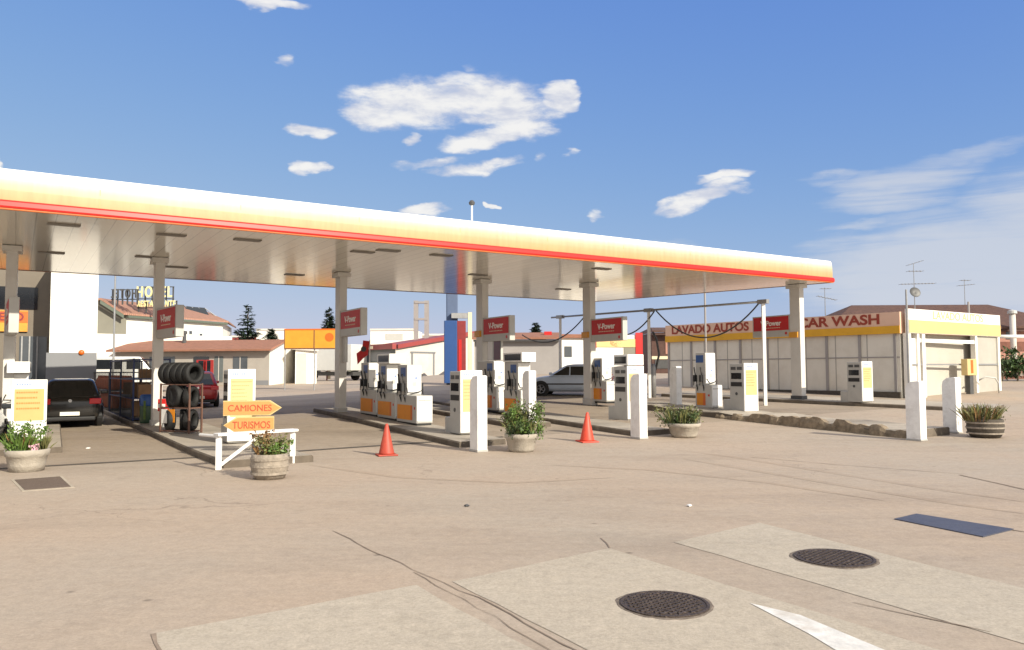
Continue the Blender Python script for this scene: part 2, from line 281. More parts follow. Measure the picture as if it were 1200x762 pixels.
# ------------------------------------------------------------------ mesh helpers
class MB:
    def __init__(s): s.bm = bmesh.new()
    def poly(s, pts): return s.bm.faces.new([s.bm.verts.new(p) for p in pts])
    def hexa(s, b, t):                                    # bottom ring, top ring (4 points each)
        n = len(b); vb = [s.bm.verts.new(p) for p in b]; vt = [s.bm.verts.new(p) for p in t]
        s.bm.faces.new(vb[::-1]); s.bm.faces.new(vt)
        for i in range(n): s.bm.faces.new([vb[i], vb[(i+1) % n], vt[(i+1) % n], vt[i]])
        return s
    def box(s, x0, x1, y0, y1, z0, z1):
        return s.hexa([(x0, y0, z0), (x1, y0, z0), (x1, y1, z0), (x0, y1, z0)], [(x0, y0, z1), (x1, y0, z1), (x1, y1, z1), (x0, y1, z1)])
    def prism(s, pts, v):                                 # polygon swept by vector v
        v = Vector(v); return s.hexa([Vector(p) for p in pts], [Vector(p)+v for p in pts])
    def cyl(s, p0, p1, r0, r1=None, n=12):
        p0, p1 = Vector(p0), Vector(p1); r1 = r0 if r1 is None else r1
        d = (p1-p0).normalized(); u = d.orthogonal().normalized(); w = d.cross(u)
        ring = lambda p, r: [p+(u*math.cos(2*math.pi*i/n)+w*math.sin(2*math.pi*i/n))*r for i in range(n)]
        return s.hexa(ring(p0, r0), ring(p1, r1))
    def tube(s, pts, r, n=8):
        pts = [Vector(p) for p in pts]; rings = []
        u = (pts[1]-pts[0]).orthogonal().normalized()
        for i, p in enumerate(pts):
            d = (pts[min(i+1, len(pts)-1)]-pts[max(i-1, 0)]).normalized()
            u = (u-d*u.dot(d)).normalized(); w = d.cross(u)
            rings.append([s.bm.verts.new(p+(u*math.cos(2*math.pi*k/n)+w*math.sin(2*math.pi*k/n))*r) for k in range(n)])
        for a, b in zip(rings, rings[1:]):
            for k in range(n): s.bm.faces.new([a[k], a[(k+1) % n], b[(k+1) % n], b[k]])
        s.bm.faces.new(rings[0][::-1]); s.bm.faces.new(rings[-1]); return s
    def lathe(s, prof, n=24, c=(0, 0, 0), axis='Z', wob=0.):
        c = Vector(c); rings = []
        for r, z in prof:
            ring = []
            for i in range(n):
                a = 2*math.pi*i/n; rr = r*(1+wob*math.sin(a*3+z*5)*.5+wob*rnd.uniform(-.5, .5))
                q = (rr*math.cos(a), rr*math.sin(a), z)
                if axis == 'X': q = (q[2], q[0], q[1])
                if axis == 'Y': q = (q[0], q[2], q[1])
                ring.append(s.bm.verts.new(c+Vector(q)))
            rings.append(ring)
        for a, b in zip(rings, rings[1:]):
            for k in range(n): s.bm.faces.new([a[k], a[(k+1) % n], b[(k+1) % n], b[k]])
        if prof[0][0] > 1e-4: s.bm.faces.new(rings[0][::-1])
        if prof[-1][0] > 1e-4: s.bm.faces.new(rings[-1])
        return s
    def loft(s, rings, caps=True):
        rs = [[s.bm.verts.new(p) for p in r] for r in rings]; n = len(rs[0])
        for a, b in zip(rs, rs[1:]):
            for k in range(n): s.bm.faces.new([a[k], a[(k+1) % n], b[(k+1) % n], b[k]])
        if caps: s.bm.faces.new(rs[0][::-1]); s.bm.faces.new(rs[-1])
        return s
    def xf(s, mat): s.bm.transform(mat); return s
    def build(s, name, mat, parent=None, loc=None, rz=0, bevel=0., smooth=False, sub=0):
        bmesh.ops.remove_doubles(s.bm, verts=s.bm.verts, dist=1e-5)
        bmesh.ops.recalc_face_normals(s.bm, faces=s.bm.faces)
        me = bpy.data.meshes.new(name); s.bm.to_mesh(me); s.bm.free()
        me.materials.append(mat)
        if smooth:
            for p in me.polygons: p.use_smooth = True
        o = bpy.data.objects.new(name, me); COL.objects.link(o)
        if parent: o.parent = parent
        if loc is not None: o.location = loc
        o.rotation_euler.z = rz
        if bevel:
            b = o.modifiers.new('bevel', 'BEVEL'); b.width = bevel; b.segments = 2; b.limit_method = 'ANGLE'; b.angle_limit = R(40)
        if sub:
            q = o.modifiers.new('sub', 'SUBSURF'); q.levels = sub; q.render_levels = sub
        return o
def tag(o, label, cat, group=None):
    o['label'] = label; o['category'] = cat
    if group: o['group'] = group
    return o
def struct(o): o['kind'] = 'structure'; return o
def thing(name, label, cat, loc, rz=0., group=None):
    o = bpy.data.objects.new(name, None); COL.objects.link(o); o.empty_display_size = .3
    o.location = loc; o.rotation_euler.z = rz
    return tag(o, label, cat, group)
def dup(root, loc, rz, label, group=None, name=None):
    r = root.copy(); COL.objects.link(r); r.location = loc; r.rotation_euler.z = rz; r['label'] = label
    if name: r.name = name
    if group: r['group'] = group
    for ch in list(root.children):
        c = ch.copy(); COL.objects.link(c); c.parent = r
        for g in list(ch.children):
            d = g.copy(); COL.objects.link(d); d.parent = c
    return r
def box(name, mat, parent, x0, x1, y0, y1, z0, z1, bevel=.012):
    return MB().box(x0, x1, y0, y1, z0, z1).build(name, mat, parent, bevel=bevel)
def text(name, s, mat, parent, size, mtx, ext=.006, align='CENTER', sx=1., spacing=1., bold=0.):
    cu = bpy.data.curves.new(name, 'FONT'); cu.body = s; cu.size = size; cu.extrude = ext; cu.align_x = align; cu.align_y = 'CENTER'; cu.space_character = spacing; cu.offset = bold
    to = bpy.data.objects.new(name+'_tmp', cu); COL.objects.link(to)
    bpy.context.view_layer.update()
    me = bpy.data.meshes.new_from_object(to.evaluated_get(bpy.context.evaluated_depsgraph_get()))
    bpy.data.objects.remove(to); bpy.data.curves.remove(cu)
    me.transform(Matrix(mtx) @ Matrix.Diagonal((sx, 1, 1, 1)))
    me.materials.clear(); me.materials.append(mat)
    o = bpy.data.objects.new(name, me); COL.objects.link(o); o.parent = parent
    return o
def frame_front(x, y, z):   # text facing local -Y
    return Matrix(((1, 0, 0, x), (0, 0, -1, y), (0, 1, 0, z), (0, 0, 0, 1)))
def frame_left(x, y, z):    # text facing local -X : reading direction runs towards -Y
    return Matrix(((0, 0, -1, x), (-1, 0, 0, y), (0, 1, 0, z), (0, 0, 0, 1)))
def frame_right(x, y, z):
    return Matrix(((0, 0, 1, x), (1, 0, 0, y), (0, 1, 0, z), (0, 0, 0, 1)))
def lerp(a, b, t): return a+(b-a)*t
def sheet(name, quad, mat, dz, n=1, m=1, sub=None, jag=0.):
    """a flat quad or polygon laid on the ground"""
    mb = MB(); q = [Vector(p) for p in quad]
    if n == 1 and m == 1:
        pts = []
        for i, p in enumerate(q):
            a, b = p, q[(i+1) % len(q)]; k = max(1, int((b-a).length/.35)) if jag else 1
            for j in range(k):
                c = a.lerp(b, j/k); 
                if jag and j: c = c+Vector((rnd.uniform(-jag, jag), rnd.uniform(-jag, jag), 0))
                pts.append(c)
        mb.poly([(p.x, p.y, terr(p.x, p.y)+dz) for p in pts])
    else:
        g = [[q[0].lerp(q[1], i/n).lerp(q[3].lerp(q[2], i/n), j/m) for i in range(n+1)] for j in range(m+1)]
        v = [[mb.bm.verts.new((p.x, p.y, terr(p.x, p.y)+dz)) for p in r] for r in g]
        for j in range(m):
            for i in range(n): mb.bm.faces.new([v[j][i], v[j][i+1], v[j+1][i+1], v[j+1][i]])
    return mb.build(name, mat)
def gz(p, dz=0): return Vector((p.x, p.y, terr(p.x, p.y)+dz))
KH = .14

# ------------------------------------------------------------------ ground
def axis(lo, hi, f0, f1, fine):
    out = []; v = f0
    while v < f1: out.append(v); v += fine
    out.append(f1); s = fine
    while out[-1] < hi: s *= 1.5; out.append(min(hi, out[-1]+s))
    s = fine
    while out[0] > lo: s *= 1.5; out.insert(0, max(lo, out[0]-s))
    return out
xs = axis(-1500, 1500, -50, 50, 1.0); ys = axis(-60, 2500, 2, 66, 1.0)
g = MB(); gv = [[g.bm.verts.new((x, y, terr(x, y))) for x in xs] for y in ys]
for j in range(len(ys)-1):
    for i in range(len(xs)-1): g.bm.faces.new([gv[j][i], gv[j][i+1], gv[j+1][i+1], gv[j+1][i]])
struct(g.build('ground', M['concrete'], smooth=True))

d0, d1 = T(40, 548), T(470, 521.5); dd = (d1-d0).normalized(); dn = Vector((-dd.y, dd.x, 0))
lf0 = d0-dd*6; lf1 = d0+dd*27
# lane slabs between drain and the back of the canopy
struct(sheet('fuel_lane', [lf0, lf1, lf1+dn*19, lf0+dn*19], M['lane'], .004, 40, 24))
struct(sheet('drain_channel', [d0-dd*5, d0+dd*10.5, d0+dd*10.5+dn*.2, d0-dd*5+dn*.2], M['drain'], .008, 30, 1))
P0 = lambda x, y: PZ(x, y, 0)
struct(sheet('concrete_slab', [P0(180, 743), P0(488, 686), P0(720, 815), P0(235, 900)], M['slab'], .004, jag=.012))
struct(sheet('concrete_slab', [P0(530, 682), P0(714, 643), P0(1225, 801), P0(790, 812)], M['slab'], .004, jag=.012))
struct(sheet('concrete_slab', [P0(790, 636), P0(890, 613), P0(1420, 745), P0(1420, 818)], M['slab'], .004, jag=.012))
struct(sheet('road_marking', [P0(879, 708), P0(938, 722), P0(1075, 779), P0(1015, 785), P0(948, 744)], M['paint'], .008))
# joints and cracks
mbj = MB()
def crack(pts, w):
    pp = []
    for a, b in zip(pts, pts[1:]):
        a, b = T(*a), T(*b); k = max(2, int((b-a).length/.25))
        for j in range(k): pp.append(a.lerp(b, j/k)+Vector((rnd.uniform(-.02, .02), rnd.uniform(-.02, .02), 0)))
    pp.append(b)
    prev = None
    for i, p in enumerate(pp):
        d = (pp[min(i+1, len(pp)-1)]-pp[max(i-1, 0)]).normalized(); nn = Vector((-d.y, d.x, 0))*w*.5*rnd.uniform(.4, 1.3)
        e = [gz(p+nn, .006), gz(p-nn, .006)]
        if prev: mbj.poly([prev[0], prev[1], e[1], e[0]])
        prev = e
crack([(392, 622), (430, 643), (484, 668), (560, 702), (690, 770)], .014)
crack([(484, 672), (600, 736), (680, 785)], .008)
crack([(715, 643), (704, 631)], .02)
crack([(180, 743), (188, 765)], .03)
crack([(1125, 557), (1165, 566), (1230, 580)], .045)
crack([(880, 536), (980, 545), (1130, 556)], .02)
crack([(1000, 707), (1100, 728), (1160, 742)], .02)
crack([(1185, 622), (1215, 626)], .05)
struct(mbj.build('pavement_joint', M['joint']))
def tyre_mark(pts, w, dz):
    mb = MB(); P_ = [T(*p) for p in pts]; prev = None; n = 40
    for i in range(n+1):
        u = i/n*(len(P_)-1); k = min(int(u), len(P_)-2); f = u-k
        p = P_[k].lerp(P_[k+1], f*f*(3-2*f) if False else f); d = (P_[k+1]-P_[k]).normalized(); nn = Vector((-d.y, d.x, 0))*w*.5*min(1, 6*i/n, 6*(n-i)/n)
        e = [gz(p+nn, dz), gz(p-nn, dz)]
        if prev: 
            if i == 1: mb.poly([prev[0], e[1], e[0]])
            elif i == n: mb.poly([prev[0], prev[1], e[0]])
            else: mb.poly([prev[0], prev[1], e[1], e[0]])
        prev = e
    struct(mb.build('tyre_mark', M['tyremark']))
for k_, (pts, w_) in enumerate((([(790, 527), (860, 536), (960, 552), (1080, 571), (1210, 590)], .17), ([(800, 538), (880, 551), (980, 568), (1100, 588), (1210, 604)], .17), ([(640, 545), (760, 551), (900, 566), (1040, 588)], .15), ([(360, 545), (470, 560), (600, 566), (720, 560)], .15))):
    tyre_mark(pts, w_, .0022+.0002*k_)

def island(far, near, w, name='kerb_island', mat='kerb', lift=KH, ragged=False):
    """raised kerbed island; far and near are its left edge"""
    ax = (near-far).normalized(); rt = Vector((-ax.y, ax.x, 0)); n = max(4, int((near-far).length/.8))
    mb = MB(); rings = []
    for i in range(n+1):
        p = far.lerp(near, i/n)
        off = 0
        if i == n: off = .0
        l, r = p, p+rt*w
        h = lift*(1 if not ragged else rnd.uniform(.8, 1.25)); s = .03+(rnd.uniform(0, .1) if ragged else 0)
        rings.append([gz(l, -.05), gz(l, h-.03), gz(l+rt*s, h), gz(r-rt*s, h), gz(r, h-.03), gz(r, -.05)])
    mb.loft(rings)
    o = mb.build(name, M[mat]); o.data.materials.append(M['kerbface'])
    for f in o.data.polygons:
        if abs(f.normal.z) < .75: f.material_index = 1  # side faces take the painted shade tone
    return struct(o)
def axis_pts(px, py, length, back=0.):
    n = T(px, py); return n+AW*length, n
Y1 = R(33.7); AW1 = Vector((-math.sin(Y1), math.cos(Y1), 0)); RT1 = Vector((math.cos(Y1), math.sin(Y1), 0))
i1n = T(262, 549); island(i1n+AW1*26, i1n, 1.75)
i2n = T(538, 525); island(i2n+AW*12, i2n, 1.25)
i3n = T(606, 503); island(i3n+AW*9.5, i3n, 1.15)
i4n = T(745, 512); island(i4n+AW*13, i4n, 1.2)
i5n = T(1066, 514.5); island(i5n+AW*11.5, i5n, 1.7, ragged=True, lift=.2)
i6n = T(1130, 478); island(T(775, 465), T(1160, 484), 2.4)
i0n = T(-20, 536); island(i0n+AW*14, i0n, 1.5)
# broken dark stone kerb facing of the right hand island
rings = []
hh_ = .26
for k in range(54):
    u = k*.125; p = i5n+AW*(.02+u)
    if k % 3 == 0: hh_ = rnd.uniform(.19, .34)*(1 if u < 4.6 else max(.6, 1-(u-4.6)*.3)); oo = rnd.uniform(-.02, .07)
    h = hh_+rnd.uniform(-.03, .03); o_ = oo+rnd.uniform(-.02, .02); a = gz(p)
    rings.append([a-RT*(.05+o_)+Vector((0, 0, -.05)), a-RT*(.03+o_)+Vector((0, 0, h*.55)), a-RT*(.0+o_*.6)+Vector((0, 0, h)), a+RT*.20+Vector((0, 0, h*rnd.uniform(.85, 1.0))), a+RT*.24+Vector((0, 0, -.05))])
struct(MB().loft(rings).build('stone_kerb', M['kerbdark']))

# ------------------------------------------------------------------ covers in the ground
def manhole(px, py, r, label):
    p = P0(px, py); t = thing('manhole_cover', label, 'manhole', (p.x, p.y, .005), 0, 'round manhole covers')
    MB().lathe([(r, 0), (r, .012), (r*.93, .012), (r*.925, .002)], 40).build('frame_ring', M['iron'], t)
    mb = MB().lathe([(r*.915, 0), (r*.915, .008), (0.0001, .008)], 40)
    for i in range(-9, 10):
        for j in range(-9, 10):
            x, y = i*r/10.2, j*r/10.2
            if x*x+y*y < (r*.86)**2 and (i+j) % 2 == 0: mb.box(x-.017, x+.017, y-.017, y+.017, .008, .016)
    mb.build('lid', M['iron'], t)
    MB().lathe([(r*1.0, .001), (r*1.06, .003), (r*1.10, -.001)], 44, wob=.05).build('mortar_ring', M['tar'], t)
    return t
manhole(779, 709, .345, 'round cast iron manhole cover nearest the white road arrow')
manhole(978, 655, .37, 'round cast iron manhole cover on the pale slab near the blue grey plate')
t = tag(MB().prism([P0(1048, 609), P0(1152, 630), P0(1188, 621), P0(1074, 603)], (0, 0, .012)).build('access_cover', M['plate']), 'long blue grey rectangular cover plate set in the forecourt concrete', 'cover')
a = [P0(17, 563), P0(29, 575), P0(83, 571), P0(70, 559)]
t = thing('access_cover', 'brown rectangular metal cover in the concrete below the left planter', 'cover', ((a[0]+a[2])/2))
MB().prism([p-t.location for p in a], (0, 0, .012)).build('lid', M['grate'], t)
cc = sum(a, Vector())/4
MB().prism([p+(p-cc)*.14-t.location for p in a], (0, 0, .006)).build('surround', M['slab'], t)
for px, py, s, lab, mt in ((808, 594, .035, 'small white scrap of litter on the forecourt', 'white'), (103, 526, .05, 'white scrap of litter in the lane behind the dark car', 'white'), (547, 594, .03, 'small dark stone lying on the open forecourt', 'dgrey')):
    p = T(px, py); tag(MB().lathe([(s, 0), (s*1.2, .012), (s*.5, .025), (.001, .028)], 7, wob=.4).build('litter', M[mt], loc=gz(p, .005)), lab, 'litter')

# ------------------------------------------------------------------ canopy
H = 5.2
fl = PZ(0, 244.7, H); fr = PZ(974, 331.2, H); br = PZ(697, 353.5, H); bl = PZ(114, 321.5, H)
fd = (fl-fr).normalized(); bd = (bl-br).normalized()
fl2 = fr+fd*48; bl2 = br+bd*40
org = Vector((fr.x, fr.y, 0)); 
can = thing('fuel_canopy', 'long flat filling station canopy with white and yellow fascia edged in red', 'canopy', org)
lo = lambda p: p-org
z0 = Vector((0, 0, 1))
ring = [fl2, fr, br, bl2]
nrm = []
for i in range(4):
    d = (ring[(i+1) % 4]-ring[i]).normalized(); nrm.append(Vector((d.y, -d.x, 0)))
def off(i, o):            # offset corner i outward by o
    a, b = nrm[i-1], nrm[i]; k = 1/(1+a.dot(b)); return ring[i]+(a+b)*k*o
MB().hexa([lo(p)+z0*.0 for p in ring], [lo(p)+z0*.10 for p in ring]).build('soffit', M['soffit'], can)
def band(name, prof, mat, smooth=False):
    mb = MB(); rows = [[mb.bm.verts.new(lo(off(i, o))+z0*z) for i in range(4)] for o, z in prof]
    for a, b in zip(rows, rows[1:]):
        for i in range(4): mb.bm.faces.new([a[i], a[(i+1) % 4], b[(i+1) % 4], b[i]])
    return mb.build(name, mat, can, smooth=False)
FS = .86/1.0
band('orange_edge', [(.002, -.014), (.058, -.014), (.064, .0), (.064, .022), (.0, .022)], M['fasciaorange'])
band('red_band', [(.0, .023), (.078, .023), (.09, .06), (.085, .15), (.06, .185), (.0, .187)], M['fasciared'])
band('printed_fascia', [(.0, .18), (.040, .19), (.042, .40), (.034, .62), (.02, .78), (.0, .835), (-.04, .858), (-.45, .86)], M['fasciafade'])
MB().hexa([lo(off(i, -.44))+z0*.3 for i in range(4)], [lo(off(i, -.44))+z0*.858 for i in range(4)]).build('roof_deck', M['fasciawhite'], can)
# vertical seams of the fascia sheets
for k in range(1, 17):
    p = lo(fr)+fd*(k*3.0-1.2); n = nrm[0]
    MB().hexa([p+n*.02+z0*.20-fd*.006, p+n*.02+z0*.20+fd*.006, p+n*.0445+z0*.20+fd*.006, p+n*.0445+z0*.20-fd*.006], [p+n*.0+z0*.6-fd*.006, p+n*.0+z0*.6+fd*.006, p+n*.037+z0*.6+fd*.006, p+n*.037+z0*.6-fd*.006]).build('fascia_seam', M['ink'], can)
# recessed lamps
cyaw = math.atan2(-fd.y, -fd.x)
lamps = [(75, 263), (201, 275), (173, 301), (207, 313), (425, 295), (455, 293.5), (517, 299), (345, 322), (660, 339), (705, 315), (560, 322), (60, 296), (290, 281)]
for px, py in lamps:
    p = PZ(px, py, H); q = lo(p)
    c, s = math.cos(cyaw), math.sin(cyaw); u = Vector((c, s, 0)); v = Vector((-s, c, 0))
    pts = [q-u*.33-v*.14, q+u*.33-v*.14, q+u*.33+v*.14, q-u*.33+v*.14]
    f = MB().hexa([w+z0*-.025 for w in pts], [w+z0*.02 for w in pts]).build('ceiling_lamp', M['lampgrey'], can)
# columns
cols = [(15, 289), (187, 303), (400, 320), (565, 328), (690, 332), (933, 333.5)]
CP = []
for k, (px, py) in enumerate(cols):
    p = PZ(px, py, H); CP.append(p); q = lo(Vector((p.x, p.y, 0))); tz = terr(p.x, p.y)
    rot = Matrix.Rotation(YAW, 4, 'Z'); W2, L2 = .13, .25
    c = MB().box(-W2, W2, -L2, L2, tz, H-.001).build('column', M['column'], can, loc=q, rz=YAW, bevel=.012)
    MB().box(-W2-.03, W2+.03, -L2-.03, L2+.03, tz+.02, tz+KH+.14).build('column_base', M['dgrey'] if k in (5,) else M['lgrey'], c, bevel=.01)
    MB().box(-W2-.10, W2+.10, -L2-.10, L2+.10, H-.16, H-.012).build('column_head', M['column'], c, bevel=.01)
    if k in (3, 4, 5):
        MB().box(-W2-.07, W2+.012, -.16, L2+.015, 3.05, 3.28).build('yellow_collar', M['signyellow'], c, bevel=.01)
# things on the canopy roof
p = PD(553, 262, 30); t = thing('camera_mast', 'slim white mast with a small dark head above the canopy roof', 'mast', p)
MB().cyl((0, 0, -.6), (0, 0, .70), .035).build('pole', M['white'], t)
MB().lathe([(.02, .68), (.1, .72), (.12, .8), (.07, .88), (.01, .9)], 12).build('camera_head', M['dgrey'], t)

# ------------------------------------------------------------------ price and fuel signs on the columns
def fuel_sign(p, near, z, label, extra=0):
    t = thing('fuel_sign', label, 'sign', (p.x, p.y, z), YAW+extra, 'red fuel signs fixed to the canopy columns')
    Ls = 2.0; y0 = -.255-Ls if near else .255; y1 = y0+Ls
    w = .11
    MB().box(-w, w, y0, y1, 0, .88).build('sign_box', M['lgrey'], t, bevel=.015)
    for s in (-1, 1):
        pan = MB().box(s*(w-.004), s*(w+.006), y0+.08, y1-.06, .26, .83).build('red_panel', M['signred'], t)
        fr_ = (frame_left if s < 0 else frame_right)
        text('lettering', 'V-Power', M['letterwhite'], pan, .30, fr_(s*(w+.007), (y0+y1)/2+.0, .555), bold=.006)
        mb = MB()
        for i in range(9):
            yy = (y0+y1)/2+(i-4)*.11*(1); mb.box(s*(w+.004), s*(w+.009), yy-.035, yy+.035, .355, .385)
        mb.build('small_print', M['creamplate'], pan)
    MB().lathe([(.001, -.004), (.06, -.004), (.06, .004), (.001, .004)], 16, (-w-.002, y0+.22, .13), 'X').build('red_dot', M['red'], t)
    return t
names = ['leftmost red fuel sign seen edge on beside the shop front', 'narrow red fuel sign above the tyre rack', 'red fuel sign above the three pumps on the second island', 'red fuel sign on the column beside the blue totem', 'red fuel sign on the column beside the silver blue car', 'red fuel sign fixed left of the rightmost canopy column']
for k, (px, py) in enumerate(cols):
    base = [PD(15, 392, CP[0].y-1).z, PD(195, 396, CP[1].y-1).z, PD(417, 394, CP[2].y-1).z, PD(590, 400, CP[3].y-1).z, PD(715, 400, CP[4].y-1).z, PD(898, 395, CP[5].y+1).z][k]
    fuel_sign(CP[k], k != 5, base, names[k], (R(4), R(8), R(1), 0, 0, 0)[k])

# ------------------------------------------------------------------ dispensers (local: x right, y away along the island, front at y=0)
def hose(mb, x, y, z0_, z1_, out=.18):
    pts = []
    for i in range(13):
        t_ = i/12; a = math.pi*t_
        pts.append((x-out*math.sin(a)*.6, y+.0+.12*t_, z0_+(z1_-z0_)*t_-.55*math.sin(a)))
    mb.tube(pts, .022, 6)
def dispenser(label, p, header=False, towerL=.75, baseL=1.5, H1=1.72, yaw=YAW, name='fuel_dispenser'):
    t = thing(name, label, 'fuel pump', p, yaw, 'fuel dispensers on the islands')
    w = .25
    MB().box(-w, w, 0, baseL, .06, .84).build('base_cabinet', M['lgrey'], t, bevel=.02)
    MB().box(-w+.03, w-.03, .03, baseL-.03, 0, .06).build('plinth', M['black'], t)
    MB().box(-w+.02, w-.02, -.012, .004, .09, .81).build('front_panel', M['white'], t, bevel=.008)
    ty = baseL-towerL
    MB().box(-w+.02, w-.02, ty, baseL-.02, .84, H1).build('tower', M['lgrey'], t, bevel=.02)
    MB().box(-w+.03, w-.03, ty-.012, ty+.004, .88, H1-.03).build('tower_front', M['white'], t, bevel=.008)
    MB().box(-.07, .06, ty-.016, ty-.011, 1.10, 1.22).build('sticker', M['lgrey'], t); MB().box(.02, .09, ty-.016, ty-.011, 1.30, 1.36).build('warning_sticker', M['inkblue'], t)
    MB().box(-w+.05, w-.05, -.016, -.011, .70, .715).build('panel_gap', M['dgrey'], t); MB().box(-w+.02, w-.02, -.0165, -.0115, .09, .14).build('scuffed_edge', M['lgrey'], t)
    MB().tube([(-w-.02, ty-.1, 1.05), (-w-.06, ty-.25, .92), (-w*.2, ty-.06, .90), (w*.6, ty-.04, .93), (w+.04, ty+.05, 1.0)], .018, 6).build('slack_hose', M['black'], t, smooth=True)
    for s in (-1, 1):
        x0, x1 = sorted((s*w-s*.004, s*w+s*.008))
        f = MB().box(x0, x1, .42, baseL-.08, .14, .56).build('orange_panel', M['orange'], t)
        MB().box(x0-.001, x1+.001, .30, .42, .14, .56).build('red_stripe', M['orange2'], t)
        MB().box(x0, x1, .10, .17, .45, .52).build('badge', M['red'], t)
        x0, x1 = sorted((s*(w-.02)-s*.004, s*(w-.02)+s*.008))
        MB().box(x0, x1, ty+.10, ty+.46, H1-.34, H1-.08).build('display', M['bluescreen'], t)
        nb = MB()
        for yy in (ty+.12, ty+.42):
            nb.box(*sorted((s*(w-.02), s*(w+.09))), yy, yy+.09, .95, 1.18); nb.cyl((s*(w+.06), yy+.045, 1.16), (s*(w+.10), yy+.045, .82), .025, .015, 6)
        nb.build('nozzle', M['black'], t)
        hb = MB()
        for yy in (ty+.05, ty+.36): hose(hb, s*(w+.06), yy, .85, 1.45, s*.2)
        hb.build('hose', M['black'], t, smooth=True)
    if header:
        MB().box(-w-.01, w+.01, ty-.30, baseL, H1+.0, H1+.30).build('header', M['white'], t, bevel=.015)
        for s in (-1, 1):
            x0, x1 = sorted((s*(w+.006), s*(w+.016)))
            MB().box(x0, x1, ty-.22, baseL-.1, H1+.05, H1+.25).build('header_display', M['screen'], t)
    return t
def terminal(label, p, header=False, text_lines=False, yaw=YAW, hh=1.62, warm='paleyellow', wide=.31):
    t = thing('payment_terminal', label, 'payment terminal', p, yaw, 'payment terminals with yellow front panels')
    w = wide; Lb = .62
    MB().box(-w+.02, w-.02, .0, Lb, .02, hh-.02).build('cabinet', M['grey'], t, bevel=.02)
    MB().box(-w+.04, w-.04, Lb+.005, Lb+.33, .0, .42).build('rear_box', M['grey'], t, bevel=.015)
    fp = MB().box(-w, w, -.05, -.004, .06, hh).build('front_panel', M['white'], t, bevel=.01)
    MB().box(-w+.06, w-.06, -.058, -.046, hh*.36, hh-.22).build('yellow_field', M[warm], fp)
    mb = MB()
    for i in range(6):
        mb.box(-w+.10+i*.05, -w+.13+i*.05, -.0575, -.048, hh-.13, hh-.09)
    mb.build('header_print', M['inkblue'], fp)
    if text_lines:
        mb = MB()
        for r_ in range(4):
            z = hh-.30-r_*.125; x = -w+.10
            while x < w-.12-(.1 if r_ < 2 else .03):
                d = rnd.uniform(.02, .045); mb.box(x, x+d, -.064, -.055, z-.018, z+.018); x += d+.014
        mb.build('price_print', M['inkorange'], fp)
    else:
        mb = MB().box(-w+.08, w-.08, -.063, -.055, hh-.30, hh-.28)
        for r_ in range(5):
            z = hh-.38-r_*.085; x = -w+.09
            while x < w-.14-rnd.uniform(0, .12):
                d = rnd.uniform(.015, .04); mb.box(x, x+d, -.062, -.055, z-.011, z+.011); x += d+.012
        mb.build('price_print', M['fadedink'], fp)
    for s in (-1, 1):
        x0, x1 = sorted((s*(w-.025), s*(w-.012)))
        for (a, b, z, h, mt) in ((.07, .28, hh-.22, .10, 'dgrey'), (.34, .55, hh-.22, .10, 'dgrey'), (.10, .54, hh-.52, .20, 'screen'), (.08, .56, hh-.76, .14, 'black')):
            MB().box(x0, x1, a, b, z, z+h).build('keypad' if mt == 'dgrey' else ('screen' if mt == 'screen' else 'card_slot'), M[mt], t)
        MB().lathe([(.001, -.012), (.05, -.012), (.05, .012), (.001, .012)], 14, (s*(w-.02), .32, .62), 'X').build('lock', M['dgrey'], t)
    if header:
        MB().box(-w+.01, w-.01, -.06, .62, hh+.02, hh+.34).build('header', M['white'], t, bevel=.015)
        for s in (-1, 1):
            x0, x1 = sorted((s*(w-.014), s*(w-.002))); MB().box(x0, x1, .02, .56, hh+.07, hh+.28).build('header_display', M['screen'], t)
    return t
# island 2
p3 = T(488, 499.5, KH); q3 = p3+RT*.25
dispenser('fuel pump with tall tower nearest the cone on the second island', gz(q3, KH))
d2 = q3+AW*1.62; dispenser('fuel pump with dark header display in the middle of the second island', gz(d2, KH), header=True)
d1_ = d2+AW*1.62; dispenser('rear fuel pump beside the column on the second island', gz(d1_, KH))
pt = T(540, 510.5, KH); terminal('payment terminal standing behind the second island bollard', gz(pt+RT*.28, KH))
# island 3
pa = T(583, 483.5, KH); dispenser('fuel pump left behind the planter on the third island', gz(pa+RT*.2, KH), towerL=1.2, baseL=1.4)
pb = T(612, 489, KH); dispenser('grey fuel pump with white header box right behind the planter', gz(pb+RT*.2, KH), header=True, towerL=.9, baseL=1.1)
# island 4
pc = T(712, 473, KH); dispenser('fuel pump with blue display beside the silver blue car', gz(pc+RT*.2, KH), towerL=1.2, baseL=1.5)
pt = T(735, 494, KH); terminal('payment terminal with dark header display behind the fourth island bollard', gz(pt+RT*.3, KH), header=True)
# island 5, 6
pt = T(872, 484.5, KH); terminal('payment terminal with yellow panel standing right of the low planter', gz(pt+RT*.3, KH))
pd_ = pt+AW*1.5; dispenser('fuel pump behind the terminal right of the low planter', gz(pd_+RT*.3, KH), baseL=.8, towerL=.5, H1=1.95)
pt = T(1010, 472.5, KH); terminal('payment terminal standing alone before the car wash wall', gz(pt+RT*.3, KH), hh=1.55)
# islands 0, 1
pt = T(13, 521, KH); terminal('payment terminal with lines of orange print behind the left planter', gz(pt+RT*.34, KH), text_lines=True, warm='yellow', wide=.36, hh=1.5)
pe = T(12, 514, KH)+AW*.9; dispenser('fuel pump with white header at the left edge of the picture', gz(pe+RT*.1, KH), header=True, baseL=1.2, towerL=.9, H1=1.62)
pt = T(265, 521, KH); terminal('payment terminal with pale yellow panel behind the two arrow signs', gz(pt+RT*.32, KH), hh=1.72)

